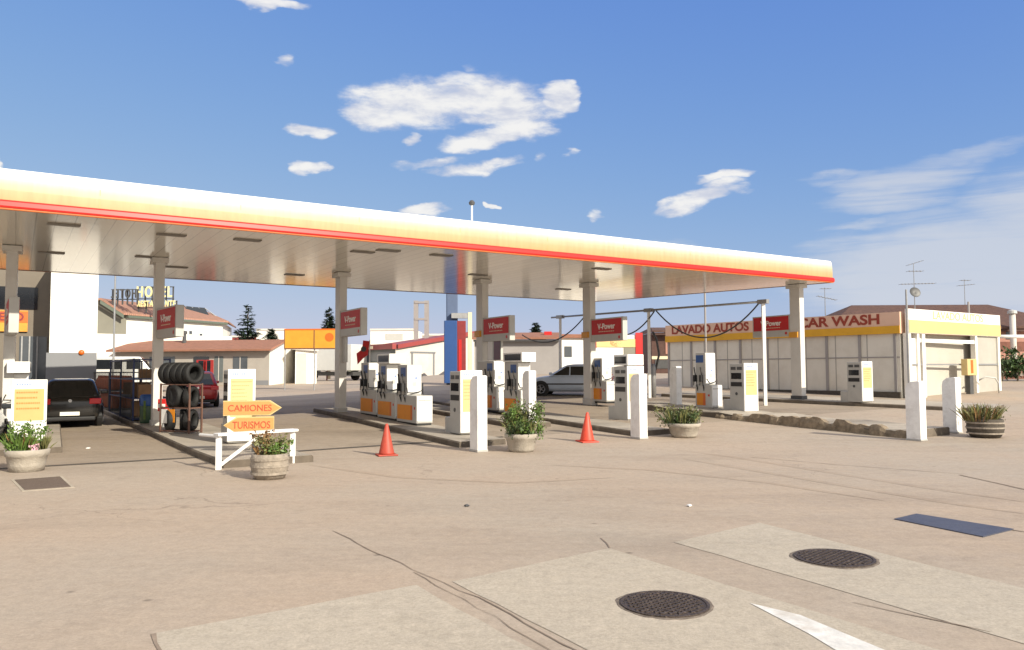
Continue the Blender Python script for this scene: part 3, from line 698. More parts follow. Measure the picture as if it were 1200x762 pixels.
# advert panels standing beside columns
def advert(label, p, fields, w=.35, h=1.0, z=1.55, mat='lgrey'):
    t = thing('advert_panel', label, 'advert panel', p, YAW)
    MB().box(-.05, .05, 0, w*2, z, z+h).build('panel', M[mat], t, bevel=.01)
    MB().cyl((0, w, 0), (0, w, z), .03).build('post', M['steel'], t)
    for (a, b, c, d, mt) in fields: MB().box(-.058, -.047, a*w*2, b*w*2, z+c*h, z+d*h).build('colour_field', M[mt], t)
    return t
q = CP[2]-AW*.6-RT*.0; advert('narrow advert panel with navy and maroon fields beside the second island column', gz(q, KH), [(.45, .95, .42, .92, 'navy'), (.45, .95, .22, .42, 'maroon'), (.45, .95, .02, .18, 'navy')], w=.4, h=1.05, z=1.7)
q = CP[3]-AW*1.5; advert('tall maroon advert panel under the third red fuel sign', gz(q, KH), [(.05, .5, .02, .98, 'maroon'), (.0, .05, .02, .98, 'dgrey'), (.6, .95, .02, .98, 'white')], w=.5, h=1.05, z=1.7)
# red curved banner near the second island
p = PD(426, 424, 29); t = thing('feather_flag', 'bright red feather flag rising behind the second island pumps', 'flag', gz(p))
zz = p.z-terr(p.x, p.y)
pts = [(-.22, 0, zz-.1), (-.02, 0, zz+.12), (.16, 0, zz+.25), (.22, 0, zz+.75), (-.02, 0, zz+.78), (-.06, 0, zz+.45), (-.26, 0, zz+.3)]
MB().prism(pts, (0, .03, 0)).build('flag_cloth', M['red'], t); MB().cyl((.22, .02, 0), (.22, .02, zz+.8), .02).build('pole', M['white'], t)
MB().lathe([(.001, -.01), (.10, -.01), (.10, .01), (.001, .01)], 16, (.0, -.01, zz+.46), 'Y').build('dark_disc', M['dgrey'], t)

# ------------------------------------------------------------------ bollards
def bollard_proto():
    t = thing('bollard', 'x', 'bollard', (0, 0, 0), YAW, 'tall white bollards at the island ends')
    w, l, h = .125, .19, 1.68
    prof = [(-l, 0), (-l, h), (-l+.04, h+.02), (l-.14, h), (l-.03, h-.09), (l, h-.22), (l, 0)]
    MB().prism([(-w, y, z) for y, z in prof], (2*w, 0, 0)).build('post', M['bollard'], t, bevel=.012)
    MB().box(-w-.012, w+.012, -l-.012, l+.012, -.0, .05).build('foot', M['grey'], t, bevel=.005)
    return t
bp = bollard_proto(); first = True
for px, py, sc, lab in ((565, 530, 1.0, 'white bollard nearest the camera left of the round bushy planter'), (624, 501, .97, 'white bollard partly hidden behind the bushy planter'), (754, 515, .97, 'white bollard right of the bright cone'), (796, 481, .93, 'white bollard rising behind the low wide planter'), (1082, 517, .86, 'white bollard left of the other at the right hand island end'), (1124, 508, .87, 'white bollard right beside the dark barrel planter')):
    p = T(px, py)+AW*.17
    if first: o = bp; o.location = gz(p); o['label'] = lab; first = False
    else: o = dup(bp, gz(p), YAW, lab)
    o.scale = (1, 1, sc)

# ------------------------------------------------------------------ cones
def cone(px, py, h, lab, mt, tilt=0):
    p = T(px, py); t = thing('traffic_cone', lab, 'traffic cone', gz(p, .004), R(20), 'orange traffic cones')
    r = h*.25
    MB().box(-r*1.25, r*1.25, -r*1.25, r*1.25, 0, .03).build('base', M[mt], t, bevel=.012)
    MB().lathe([(r, .03), (r*.97, .06), (r*.2, h*.97), (r*.13, h), (.001, h)], 20).build('cone_body', M[mt], t, smooth=True)
    t.rotation_euler.x = tilt
    return t
cone(453, 534, .68, 'weathered reddish traffic cone in front of the second island pumps', 'cone')
cone(688, 518, .72, 'bright orange red traffic cone in front of the fourth island', 'cone2', R(2))

# ------------------------------------------------------------------ planters
def blades(mb, c, n, r, h, lean=.7, w=.02, seed=1):
    q = random.Random(seed)
    for i in range(n):
        a = q.uniform(0, 2*math.pi); rr = r*math.sqrt(q.random()); b = Vector((c[0]+rr*math.cos(a), c[1]+rr*math.sin(a), c[2]))
        ln = h*q.uniform(.55, 1.05); d = Vector((math.cos(a)*lean*rr/r*q.uniform(.3, 1.2)+q.uniform(-.25, .25), math.sin(a)*lean*rr/r*q.uniform(.3, 1.2)+q.uniform(-.25, .25), 1)).normalized()
        s = d.cross(Vector((q.uniform(-1, 1), q.uniform(-1, 1), q.uniform(-.3, .3)))).normalized()*w*q.uniform(.6, 1.3)
        m_ = b+d*ln*.55; e = b+d*ln+Vector((d.x, d.y, -.2))*ln*.15
        mb.poly([b-s*.5, b+s*.5, m_+s, m_-s]); mb.poly([m_-s, m_+s, e])
def leaves(mb, c, n, rx, ry, rz, size, seed=1):
    q = random.Random(seed); cl = [(Vector((q.gauss(0, .5)*rx, q.gauss(0, .5)*ry, q.uniform(-.6, .8)*rz)), q.uniform(.25, .5)) for _ in range(14)]
    for i in range(n):
        k, s_ = cl[q.randrange(len(cl))]
        v = k+Vector((q.gauss(0, 1)*rx, q.gauss(0, 1)*ry, q.gauss(0, 1)*rz))*s_*.5
        v = Vector(c)+v
        n_ = Vector((q.uniform(-1, 1), q.uniform(-1, 1), q.uniform(-.2, 1))).normalized(); u = n_.orthogonal().normalized(); u = Matrix.Rotation(q.uniform(0, 6.28), 3, n_) @ u; w = n_.cross(u)
        s = size*q.uniform(.6, 1.3)
        mb.poly([v-u*s, v+w*s*.45, v+u*s, v-w*s*.45])
def planter(px, py, lab, r, h, kind, mat, plants, seed):
    p = T(px, py); p = p+Vector((p.x, p.y, 0)).normalized()*r*.8
    t = thing('planter', lab, 'planter', gz(p, .004), seed*.7, 'planters with shrubs along the islands')
    if kind == 'bowl': prof = [(r*.72, 0), (r*.80, h*.15), (r*.93, h*.7), (r*1.0, h*.74), (r*1.03, h*.97), (r*.97, h), (r*.88, h*.98), (r*.86, h*.86)]
    elif kind == 'pot': prof = [(r*.78, 0), (r*.84, h*.3), (r*.9, h*.66), (r*.98, h*.7), (r*1.02, h*.95), (r*.97, h), (r*.86, h*.97), (r*.84, h*.85)]
    else: prof = [(r*.80, 0), (r*.93, h*.22), (r*.95, h*.24), (r*1.02, h*.5), (r*1.03, h*.54), (r*.99, h*.8), (r*1.0, h*.83), (r*.95, h), (r*.87, h), (r*.86, h*.88)]
    b = MB().lathe(prof, 30, wob=.015).build('pot', M[mat], t, smooth=True)
    MB().lathe([(r*.87, h*.86), (.001, h*.92)], 20).build('soil', M['soil'], t)
    if kind == 'barrel':
        for z in (.23, .53, .8): MB().lathe([(r*(1.0 if z < .3 else 1.04), h*z-.02), (r*(1.02 if z < .3 else 1.05), h*z-.02), (r*(1.02 if z < .3 else 1.05), h*z+.02), (r*(1.0 if z < .3 else 1.04), h*z+.02)], 30).build('hoop', M['wood'], t, smooth=False)
    for i, (typ, mt, cx, cy, n, rr, hh) in enumerate(plants):
        mb = MB()
        if typ == 'b': blades(mb, (cx*r, cy*r, h*.88), n, rr*r, hh, seed=seed*10+i, w=.016)
        else: leaves(mb, (cx*r, cy*r, h*.9+hh*.5), n, rr*r, rr*r, hh*.7, .035 if mt != 'flower' else .03, seed=seed*10+i)
        mb.build('flowers' if mt == 'flower' else 'foliage', M[mt], t)
    return t
planter(31, 554, 'grey stone planter with green spikes and pink flowers at the left', .37, .40, 'pot', 'planter', [('b', 'leaf1', -.3, .1, 90, .5, .46), ('l', 'leaf1', -.28, 0, 700, .62, .44), ('l', 'leaf3', -.3, .1, 420, .6, .34), ('b', 'leafdry', -.2, 0, 14, .5, .46), ('l', 'flower', .25, -.55, 60, .22, .14), ('b', 'leaf2', .7, .1, 70, .25, .34)], 1)
planter(316, 563, 'weathered wooden barrel planter in front of the white barrier', .31, .42, 'barrel', 'wood', [('l', 'leaf2', 0, 0, 650, .85, .26), ('b', 'leafdry', .1, .2, 30, .7, .34), ('l', 'leafdry', .2, .5, 260, .6, .34), ('l', 'leaf1', .15, -.3, 420, .75, .22)], 2)
planter(611, 531, 'round concrete planter with a dense bushy shrub beside the nearest bollard', .375, .40, 'bowl', 'planter', [('l', 'leaf1', -.15, 0, 2200, .92, .58), ('l', 'leaf2', .0, .1, 1700, .95, .52), ('l', 'leaf3', -.05, 0, 1600, .85, .46), ('l', 'leafdry', .70, -.4, 160, .4, .24), ('b', 'leaf2', -.1, 0, 60, .8, .55)], 3)
planter(802, 514, 'low wide concrete planter with spreading olive shrub between two bollards', .42, .36, 'bowl', 'planter', [('b', 'leaf2', .15, 0, 90, .9, .52), ('l', 'leaf3', .1, 0, 620, 1.05, .38), ('b', 'leaf3', .4, .1, 60, .8, .5), ('l', 'leaf2', .35, 0, 560, 1.1, .42), ('l', 'leaf2', .95, 0, 140, .7, .3)], 4)
planter(1155, 514, 'dark barrel planter with straggling shrub at the right', .42, .46, 'barrel', 'darkwood', [('l', 'leaf2', .1, 0, 260, .9, .40), ('b', 'leaf2', .4, 0, 160, .9, .50), ('l', 'leaf3', -.2, 0, 200, .9, .30), ('b', 'leafdry', .5, 0, 60, .8, .5)], 5)

# ------------------------------------------------------------------ arrow signs and white barrier on the first island
pL, pR = T(256, 551), T(343, 543)
t = thing('barrier_rail', 'low white painted tube barrier behind the wooden barrel planter', 'barrier', gz(pL))
v = Vector((pR.x-pL.x, pR.y-pL.y, 0)); vn = v.normalized(); pn = Vector((-vn.y, vn.x, 0))
hz = .68
MB().hexa([vn*-.06-pn*.12+z0*(hz-.05), v+vn*.06-pn*.12+z0*(hz-.05), v+vn*.06+pn*.12+z0*(hz-.05), vn*-.06+pn*.12+z0*(hz-.05)], [vn*-.06-pn*.12+z0*hz, v+vn*.06-pn*.12+z0*hz, v+vn*.06+pn*.12+z0*hz, vn*-.06+pn*.12+z0*hz]).build('top_rail', M['white'], t, bevel=.01)
for o_ in (Vector(), v): MB().box(-.045, .045, -.045, .045, 0, hz-.05).build('leg', M['white'], t, loc=o_, bevel=.006)
MB().tube([z0*.06, v*.45+z0*.5+pn*.02, v*.62+z0*(hz-.05)], .035).build('brace', M['white'], t)
for o_, d_ in ((pn*.9, 0), (v+pn*.9, 0)): MB().tube([z0*(hz-.06)+o_-pn*.9, z0*(hz-.08)+o_], .03).build('side_rail', M['white'], t)
def arrow(label, x0, x1, y0, y1, right, word, dist):
    c = PD((x0+x1)/2, (y0+y1)/2, dist); w = (x1-x0)/FPX*dist; h = (y1-y0)/FPX*dist
    t = thing('arrow_sign', label, 'arrow sign', c, R(9), 'orange direction arrow signs')
    s = 1 if right else -1; a = w/2
    pts = [(-s*a, h/2), (s*(a-h*.75), h/2), (s*a, 0), (s*(a-h*.75), -h/2), (-s*a, -h/2)]
    MB().prism([(x, 0, z) for x, z in pts], (0, .02, 0)).build('board', M['paleyellow'], t, bevel=.003)
    pts2 = [(x*.965-s*.01, z*.86) for x, z in pts]
    MB().prism([(x, -.006, z) for x, z in pts2], (0, .005, 0)).build('orange_face', M['signorange'], t)
    o = text('lettering', word, M['letterred'], t, h*.60, frame_front(0, -.008, -.005), bold=.0)
    xs_ = [v.co.x for v in o.data.vertices]; k_ = w*.74/(max(xs_)-min(xs_)); mid = (max(xs_)+min(xs_))/2
    for v in o.data.vertices: v.co.x = (v.co.x-mid)*k_-s*h*.16
    return t
M['signorange'] = pm('arrow orange', (.58, .28, .09), .5, var=.05)
DA = 16.6
arrow('orange arrow sign reading CAMIONES and pointing right', 263, 329, 469.5, 487, True, 'CAMIONES', DA)
arrow('orange arrow sign reading TURISMOS and pointing left', 263, 320, 488.5, 508, False, 'TURISMOS', DA-.05)
pp = PD(297, 520, DA+.1); q = gz(pp)
tag(MB().box(-.03, .03, -.03, .03, 0, PD(297, 472, DA+.1).z-q.z).build('sign_post', M['dgrey'], loc=q), 'short dark post carrying the two orange arrow signs', 'post')

# ------------------------------------------------------------------ tyre rack
pr = T(230, 508, KH); pl = T(190, 507, KH)
RY = R(-28)
t0 = gz((pr+pl)/2+Vector((0, .1, 0)), KH)
rk = thing('tyre_rack', 'rusty tyre display rack on the first island', 'rack', t0, RY)
for x in (-.55, .55):
    for y in (-.2, .2): MB().box(x-.02, x+.02, y-.02, y+.02, 0, 1.30).build('post', M['rust'], rk)
sb = MB()
for z in (.05, .66, 1.27):
    for y in (-.2, .2): sb.box(-.55, .55, y-.017, y+.017, z-.015, z+.015)
    for x in (-.55, .55): sb.box(x-.016, x+.016, -.2, .2, z-.015, z+.015)
sb.build('shelf_rail', M['rust'], rk)
MB().box(-.50, -.28, -.215, -.205, .25, .62).build('notice', M['white'], rk); MB().box(-.22, .02, -.225, -.215, .28, .62).build('orange_notice', M['orange'], rk)
Wm = Matrix.Translation(t0) @ Matrix.Rotation(RY, 4, 'Z')
def tyre_mesh(r, w, sx='X'):
    return MB().lathe([(r*.60, -w*.40), (r*.72, -w*.5), (r*.93, -w*.48), (r, -w*.32), (r, w*.32), (r*.93, w*.48), (r*.72, w*.5), (r*.60, w*.40), (r*.58, 0), (r*.60, -w*.40)], 26, axis=sx)
k = 0
def tyre(loc, rot, lab, r=.29, w=.2):
    global k
    o = tyre_mesh(r, w).build('tyre', M['rubber'], smooth=True); o.matrix_world = Wm @ Matrix.Translation(loc) @ rot
    tag(o, lab, 'tyre', 'black tyres stored on the rack'); return o
I4 = Matrix.Identity(4)
for i, ord_ in enumerate(('first', 'second', 'third', 'fourth', 'end')):
    lab = 'black tyre with open end facing out on the rack top row' if i == 4 else '%s black tyre from the left in the rack top row' % ord_
    tyre((-.50+i*.235, 0, 1.285+.285), Matrix.Rotation(R(rnd.uniform(-4, 4)), 4, 'Z'), lab, r=.29, w=.215)
rz = Matrix.Rotation(R(65), 4, 'Z')
tyre((-.30, -.05, .965), rz, 'black tyre on the rack middle shelf above the orange notice', .29)
tyre((.0, .03, .965), Matrix.Rotation(R(40), 4, 'Z'), 'black tyre leaning in the middle of the rack middle shelf', .29)
tyre((.38, .0, .955), Matrix.Rotation(R(20), 4, 'Z'), 'black tyre at the right end of the rack middle shelf', .28)
tyre((-.28, -.12, .34), rz, 'black tyre standing low at the left of the rack', .27)
tyre((.05, .05, .34), Matrix.Rotation(R(50), 4, 'Z'), 'black tyre standing low in the middle of the rack', .28)
tyre((.36, .02, .34), Matrix.Rotation(R(25), 4, 'Z'), 'black tyre standing low at the right of the rack', .28)
tyre((-.02, -.16, .98), Matrix.Rotation(R(78), 4, 'Z'), 'black tyre facing forwards at the front of the rack middle shelf', .29)
# ------------------------------------------------------------------ cages, drum, gas bottles
def cage(label, p, yaw, w, l, h, mat, levels):
    t = thing('storage_cage', label, 'cage', p, yaw, 'steel storage cages on the first island')
    for x in (-w/2, w/2):
        for y in (0, l): MB().box(x-.025, x+.025, y-.025, y+.025, 0, h).build('post', M[mat], t)
    mb = MB()
    for z in levels:
        mb.box(-w/2, w/2, -.015, .015, z-.02, z+.02); mb.box(-w/2, w/2, l-.015, l+.015, z-.02, z+.02)
        for x in (-w/2, w/2): mb.box(x-.015, x+.015, 0, l, z-.02, z+.02)
    mb.build('rail', M[mat], t)
    m2 = MB()
    for z in levels[:-1]: m2.box(-w/2, w/2, 0, l, z-.012, z+.002)
    m2.build('shelf', M['dgrey'], t)
    m3 = MB()
    n = int(l/.12)
    for i in range(1, n): m3.box(-w/2-.004, -w/2+.004, i*l/n-.004, i*l/n+.004, 0, h)
    for i in range(1, int(w/.12)): m3.box(-w/2+i*.12-.004, -w/2+i*.12+.004, -.004, .004, 0, h)
    m3.build('mesh_wires', M['dgrey'], t)
    return t
cA = T(178, 491, KH); 
def isl1(a, b): return gz(i1n+AW1*a+RT1*b, KH)
c0 = isl1(11.6, .62)
cg = cage('dark blue storage cage beside the tyre rack', c0, Y1, 1.05, 5.4, 1.95, 'cageblue', (.06, .70, 1.30, 1.92))
for x in (-.525, .525): MB().box(x-.025, x+.025, 2.675, 2.725, 0, 1.95).build('post', M['cageblue'], cg)
c1 = isl1(17.3, .62)
cage('long gas bottle cage standing behind the dark blue cage', c1, Y1, 1.05, 5.2, 1.45, 'dgrey', (.06, .75, 1.42))
def gas_proto():
    t = thing('gas_bottle', 'x', 'gas bottle', (0, 0, 0), 0, 'orange gas bottles in the cage')
    MB().lathe([(.11, 0), (.15, .03), (.155, .1), (.155, .36), (.13, .43), (.05, .46), (.001, .46)], 18).build('body', M['gasorange'], t, smooth=True)
    MB().lathe([(.085, .44), (.09, .54), (.08, .54), (.075, .45)], 14).build('collar', M['gasorange'], t)
    return t
gp = gas_proto(); n_ = 0
for lv, zz, wd in ((0, .065, 'lower'), (1, .685, 'upper')):
    for i in range(9):
        for j in range(2):
            pos = c1+AW1*(.35+i*.55)+RT1*(-.30+j*.5)+z0*(zz if lv == 0 else .755)
            lab = 'orange gas bottles stacked in rows inside the long cage'
            if n_ == 0: gp.location = pos; gp['label'] = lab
            else: dup(gp, pos, rnd.uniform(0, 6), lab)
            n_ += 1
for i, (a, b, zz, s, lab) in enumerate(((11.8, .5, .71, .50, 'brown carton on the blue cage middle shelf nearest the tyres'), (13.0, .5, .71, .55, 'brown carton in the middle of the blue cage shelf'), (14.9, .5, .71, .48, 'brown carton on the rear end of the blue cage shelf'), (12.9, .55, .07, .58, 'large brown carton on the floor of the blue cage'), (12.4, .55, 1.31, .36, 'small brown carton on the blue cage top shelf'))):
    q = isl1(a, b)+z0*zz
    t = thing('carton', lab, 'box', q, YAW+rnd.uniform(-.2, .2)); MB().box(-s/2, s/2, -s/2, s/2, 0, s*.85).build('body', M['cardboard'], t, bevel=.008); MB().box(-.03, .03, -s/2-.002, s/2+.002, s*.85, s*.85+.003).build('tape', M['creamplate'], t)
q = isl1(10.75, .42); t = thing('drum', 'blue and green plastic drum standing before the blue cage', 'drum', q)
MB().lathe([(.24, 0), (.26, .03), (.265, .5), (.26, .52)], 24).build('body', M['drumgreen'], t, smooth=True); MB().lathe([(.262, .52), (.27, .55), (.265, .82), (.22, .86), (.001, .86)], 24).build('lid', M['drumblue'], t, smooth=True)
MB().box(-.05, .02, -.272, -.262, .12, .68).build('label_strip', M['leaf1'], t)
q = isl1(8.9, .5); t = thing('bucket_stand', 'small red and white squeegee bucket stand beside the tyre rack', 'bucket', q)
MB().box(-.12, .12, -.12, .12, .45, .80).build('bucket', M['red'], t, bevel=.02); MB().cyl((0, 0, 0), (0, 0, .45), .03).build('post', M['steel'], t); MB().box(-.1, .1, -.125, -.118, .55, .66).build('notice', M['white'], t)

# ------------------------------------------------------------------ cars
def rring(hw, y0, y1, z, n=7, rad=.16, crown=0):
    pts = []
    for (sx, yy, a0) in ((1, y1, 0), (-1, y1, 90), (-1, y0, 180), (1, y0, 270)):
        cx = sx*(hw-rad); cy = yy-rad if yy == y1 else yy+rad
        for i in range(n): a = R(a0+90*i/(n-1)); pts.append((cx+rad*math.cos(a), cy+rad*math.sin(a), z))
    return pts
def car(label, loc, yaw, paint, Lc=4.0, W=1.75, Hc=1.46, kind='hatch', plate=True, win='glass', scale=1.):
    t = thing('parked_car', label, 'car', loc, yaw, 'cars at the pumps')
    if scale != 1: t.scale = (scale,)*3
    hw = W/2
    st = [(-.500, .74, .40, .70), (-.492, .86, .30, .84), (-.465, .95, .23, .93), (-.38, .99, .19, .955), (-.25, 1, .17, .95), (0, 1, .17, .93), (.18, 1, .17, .91), (.30, .99, .18, .87), (.40, .97, .19, .79), (.465, .90, .22, .68), (.495, .78, .27, .58), (.5, .70, .32, .52)]
    rings = []
    for f, k_, zl, zb in st:
        h_ = hw*k_; m_ = (zl+zb)/2; y = f*Lc
        half = [(0, zl), (.75*h_, zl), (.95*h_, zl+.07), (1.0*h_, lerp(zl, zb, .45)), (.985*h_, lerp(zl, zb, .72)), (.94*h_, zb-.03), (.80*h_, zb+.01), (0, zb+.03)]
        rings.append([(x, y, z) for x, z in half]+[(-x, y, z) for x, z in half[-2:0:-1]])
    MB().loft(rings).build('body', M[paint], t, smooth=True, sub=1)
    zb = .90; zr = Hc
    def rear(z): u = max(0, (z-zb)/(zr-zb)); return Lc*lerp(-.475, -.37, u**1.4)
    def front(z): u = max(0, (z-zb)/(zr-zb)); return Lc*lerp(.235, .02, u**.85)
    def half_w(z): u = (z-zb)/(zr-zb); return hw*lerp(.93, .70, u)
    zs = [zb-.04, zb+.1, zb+.25, zb+.38, zr-.10, zr-.04, zr]
    cr = [rring(half_w(z)-(.03 if z > zr-.07 else 0)-(.10 if z == zr else 0), rear(z)+(.03 if z > zr-.07 else 0)+(.15 if z == zr else 0), front(z)-(.05 if z > zr-.07 else 0)-(.22 if z == zr else 0), z) for z in zs]
    MB().loft(cr).build('cabin', M[paint], t, smooth=True)
    za, zc = zb+.03, zr-.11
    for s in (-1, 1):
        segs = [(.215, .035, .0, -.0), (-.02, -.0, -.195, -.195), (-.215, -.215, -.40, -.33)]
        wf = lambda z, f0: 0
        fA = lambda z: front(z)-.16
        rA = lambda z: rear(z)+.20
        for (y_a, y_b) in ((fA, lambda z: -.02*Lc+.03), (lambda z: -.02*Lc-.03, lambda z: -.22*Lc+.03), (lambda z: -.22*Lc-.03, rA)):
            pts = []
            for z in (za, zc): pts.append((z, y_a(z), y_b(z)))
            (z1, a1, b1), (z2, a2, b2) = pts
            if a1 < b1+.05: continue
            q = [(s*(half_w(z1)+.004), a1, z1), (s*(half_w(z1)+.004), b1, z1), (s*(half_w(z2)+.004), min(b2, a2-.02) if False else b2, z2), (s*(half_w(z2)+.004), max(a2, b2+.03), z2)]
            MB().prism(q, (s*.006, 0, 0)).build('side_window', M[win], t)
        MB().box(*sorted((s*hw*.97, s*(hw*1.0+.012))), -.40*Lc, .33*Lc, .50, .56).build('side_trim', M['black'], t, bevel=.01)
        for y in (-.05, -.24): MB().box(*sorted((s*hw*.96, s*(hw*.985+.012))), y*Lc-.09, y*Lc+.07, .76, .79).build('door_handle', M[paint], t)
        mm = MB().box(*sorted((s*hw*.92, s*(hw+.16))), .19*Lc-.06, .19*Lc+.08, .94, 1.06).build('mirror', M[paint], t, bevel=.03)
        MB().box(*sorted((s*hw*.60, s*hw*.97)), -.503*Lc, -.455*Lc, .70, .87).build('tail_light', M['tail'], t, bevel=.02)
        MB().box(*sorted((s*hw*.55, s*hw*.90)), .455*Lc, .499*Lc, .58, .70).build('headlight', M['chrome'], t, bevel=.02)
    # windscreen and rear window
    for nm, fn, sg in (('windscreen', front, 1), ('rear_window', rear, -1)):
        z1, z2 = zb+.03, zr-.10; y1, y2 = fn(z1)+sg*.006, fn(z2)+sg*.006; zm = (z1+z2)/2; ym = fn(zm)+sg*.006
        mb = MB(); g1, g2, g3 = half_w(z1)-.15, half_w(zm)-.15, half_w(z2)-.15
        mb.poly([(-g1, y1, z1), (g1, y1, z1), (g2, ym, zm), (-g2, ym, zm)]); mb.poly([(-g2, ym, zm), (g2, ym, zm), (g3, y2, z2), (-g3, y2, z2)])
        o = mb.build(nm, M[win], t)
        sd = o.modifiers.new('th', 'SOLIDIFY'); sd.thickness = .008; sd.offset = 0
    if plate:
        MB().box(-.26, .26, -.503*Lc-.004, -.485*Lc, .36, .47).build('number_plate', M['plateno'], t)
        MB().box(-.26, .26, .49*Lc, .503*Lc+.004, .34, .45).build('number_plate', M['plateno'], t)
    MB().box(-hw*.8, hw*.8, -.505*Lc, -.46*Lc, .20, .32).build('rear_bumper', M['black'], t, bevel=.03)
    MB().lathe([(.001, -.01), (.05, -.01), (.05, .01), (.001, .01)], 14, (0, -.497*Lc, .80), 'Y').build('badge', M['chrome'], t)
    for y in (-.315, .31):
        for s in (-1, 1):
            wz, wr = .31, .31
            MB().lathe([(.001, -.13), (wr+.055, -.13), (wr+.055, .0), (.001, .0)], 28, (s*(hw-.125+.13 if s > 0 else hw-.125), 0, 0) if False else (0, 0, 0), 'X').xf(Matrix.Translation((s*(hw+.004) if s > 0 else -(hw+.004)+.13, y*Lc, wz+.01))).build('wheel_arch', M['black'], t)
            wv = thing.__wrapped__ if False else None
            ty = tyre_mesh(wr, .2).xf(Matrix.Translation((s*(hw-.07), y*Lc, wz))).build('wheel', M['rubber'], t, smooth=True)
            rm = MB().lathe([(.001, .0), (.05, .005), (.06, -.012), (.15, -.02), (.19, .0), (.205, .012), (.21, -.06), (.001, -.06)], 24, (0, 0, 0), 'X')
            for i in range(5):
                a = i*2*math.pi/5; rm.cyl((.0, .04*math.cos(a), .04*math.sin(a)), (.004, .185*math.cos(a), .185*math.sin(a)), .022, .026, 6)
            rm.xf(Matrix.Scale(s, 4, (1, 0, 0))).xf(Matrix.Translation((s*(hw+.02), y*Lc, wz))).build('rim', M['rim'], ty)
    return t
ga, gb = T(52, 504), T(119, 501)
gc = (ga+gb)/2+AW*2.0
car('dark grey hatchback seen from behind in the left lane', gz(gc, .004), R(27), 'carblack', W=1.72, Hc=1.47)
rc = T(238, 478.5)+AW*2.0
car('red hatchback parked behind the tyre rack', gz(rc, .004), R(24), 'carred', W=1.66, Hc=1.48)
wf = T(634, 464.5)                     # front left wheel of the side-on car
yb = R(78)
fwd = Vector((-math.sin(yb), math.cos(yb), 0)); lft = Vector((-math.cos(yb), -math.sin(yb), 0))
bc = wf-fwd*(.31*4.0)-lft*.85
car('silver blue hatchback seen from the side between the third and fourth islands', gz(bc, .004), yb, 'carblue', Hc=1.43)
lc = T(-64, 541)+AW*1.9
car('dark grey car cut off by the left edge of the picture', gz(lc, .004), R(27), 'cargrey', W=1.72)
# white van behind the cages
vp = PD(150, 440, 47); t = thing('white_van', 'white van parked beyond the storage cages', 'van', gz(vp), R(-70))
prof = [(-2.3, .35), (-2.35, .8), (-2.3, 1.95), (-2.1, 2.08), (.7, 2.08), (1.25, 1.35), (2.15, 1.12), (2.3, .85), (2.3, .35)]
MB().prism([(-.9, y, z) for y, z in prof], (1.8, 0, 0)).build('body', M['vanwhite'], t, bevel=.06)
MB().prism([(-.78, 1.235, 1.40), (.78, 1.235, 1.40), (.74, .76, 2.02), (-.74, .76, 2.02)], (0, .012, .01)).build('windscreen', M['glass'], t)
for s in (-1, 1):
    x0, x1 = sorted((s*.895, s*.907)); MB().box(x0, x1, .0, .75, 1.35, 1.9).build('side_window', M['glass'], t); MB().box(x0, x1, -1.9, -.3, 1.35, 1.9).build('rear_side_window', M['glass'], t)
    for y in (-1.4, 1.45): tyre_mesh(.33, .22).xf(Matrix.Translation((s*.82, y, .33))).build('wheel', M['rubber'], t, smooth=True)
MB().box(-.80, .80, -2.345, -2.325, 1.35, 1.85).build('rear_window', M['glass'], t)
for s in (-1, 1):
    MB().box(*sorted((s*.62, s*.86)), 2.2, 2.315, .78, .98).build('headlight', M['chrome'], t)

# ------------------------------------------------------------------ background buildings
def walls(mb, plan, z0_, z1_): mb.hexa([(x, y, z0_) for x, y in plan], [(x, y, z1_) for x, y in plan])
def onwall(a, b, u0, u1, z0_, z1_, out=.02, thick=.03):
    """box standing on the wall line a-b (fractions u), returns MB in local coords"""
    d = (b-a); n = Vector((d.y, -d.x, 0)).normalized(); mb = MB()
    p0, p1 = a+d*u0, a+d*u1
    q = [p0+n*(out-thick), p1+n*(out-thick), p1+n*out, p0+n*out]
    return mb.hexa([Vector((p.x, p.y, z0_)) for p in q], [Vector((p.x, p.y, z1_)) for p in q])
V3_ = lambda p, z: Vector((p.x, p.y, z))
def XY(px, dist): p = PD(px, 430, dist); return Vector((p.x, p.y, 0))
def ZP(px, py, dist): return PD(px, py, dist).z
def ray_hit(px, a, d):        # where the sight line of column px meets the plan line a + s d
    r = ray(px, 430); r = Vector((r.x, r.y)); 
    det = r.x*(-d.y)+d.x*r.y; s = (r.x*a.y-r.y*a.x)/(d.x*r.y-d.y*r.x) if False else (a.x*r.y-a.y*r.x)/(d.y*r.x-d.x*r.y)
    return a+d*s
# -- station shop (left)
sA = XY(57, 33.0); sB = ray_hit(113, sA, RT); gzv = terr(sA.x, sA.y)
t = thing('station_shop', 'station shop with tall white wall block and grey dado at the left', 'shop', (0, 0, 0))
ztop = ZP(57, 300, 33); zmid = ZP(85, 413.5, 33.3)
back = AW*6
mb = MB(); walls(mb, [(p.x, p.y) for p in (sA, sB, sB+back, sA+back)], zmid, ztop); mb.build('wall', M['plaster'], t)
mb = MB(); walls(mb, [(p.x, p.y) for p in (sA-RT*.1-AW*.04, sB-AW*.04, sB+back, sA-RT*.1+back)], gzv-.3, zmid); mb.build('dado', M['dado'], t)
MB().lathe([(.001, -.05), (.10, -.05), (.12, .05), (.001, .05)], 14, (0, 0, 0), 'Y').xf(Matrix.Rotation(YAW, 4, 'Z')).xf(Matrix.Translation(V3_(ray_hit(95, sA, RT)-AW*.06, ZP(95, 413, 33.2)))).build('round_lamp', M['orange2'], t, smooth=True)
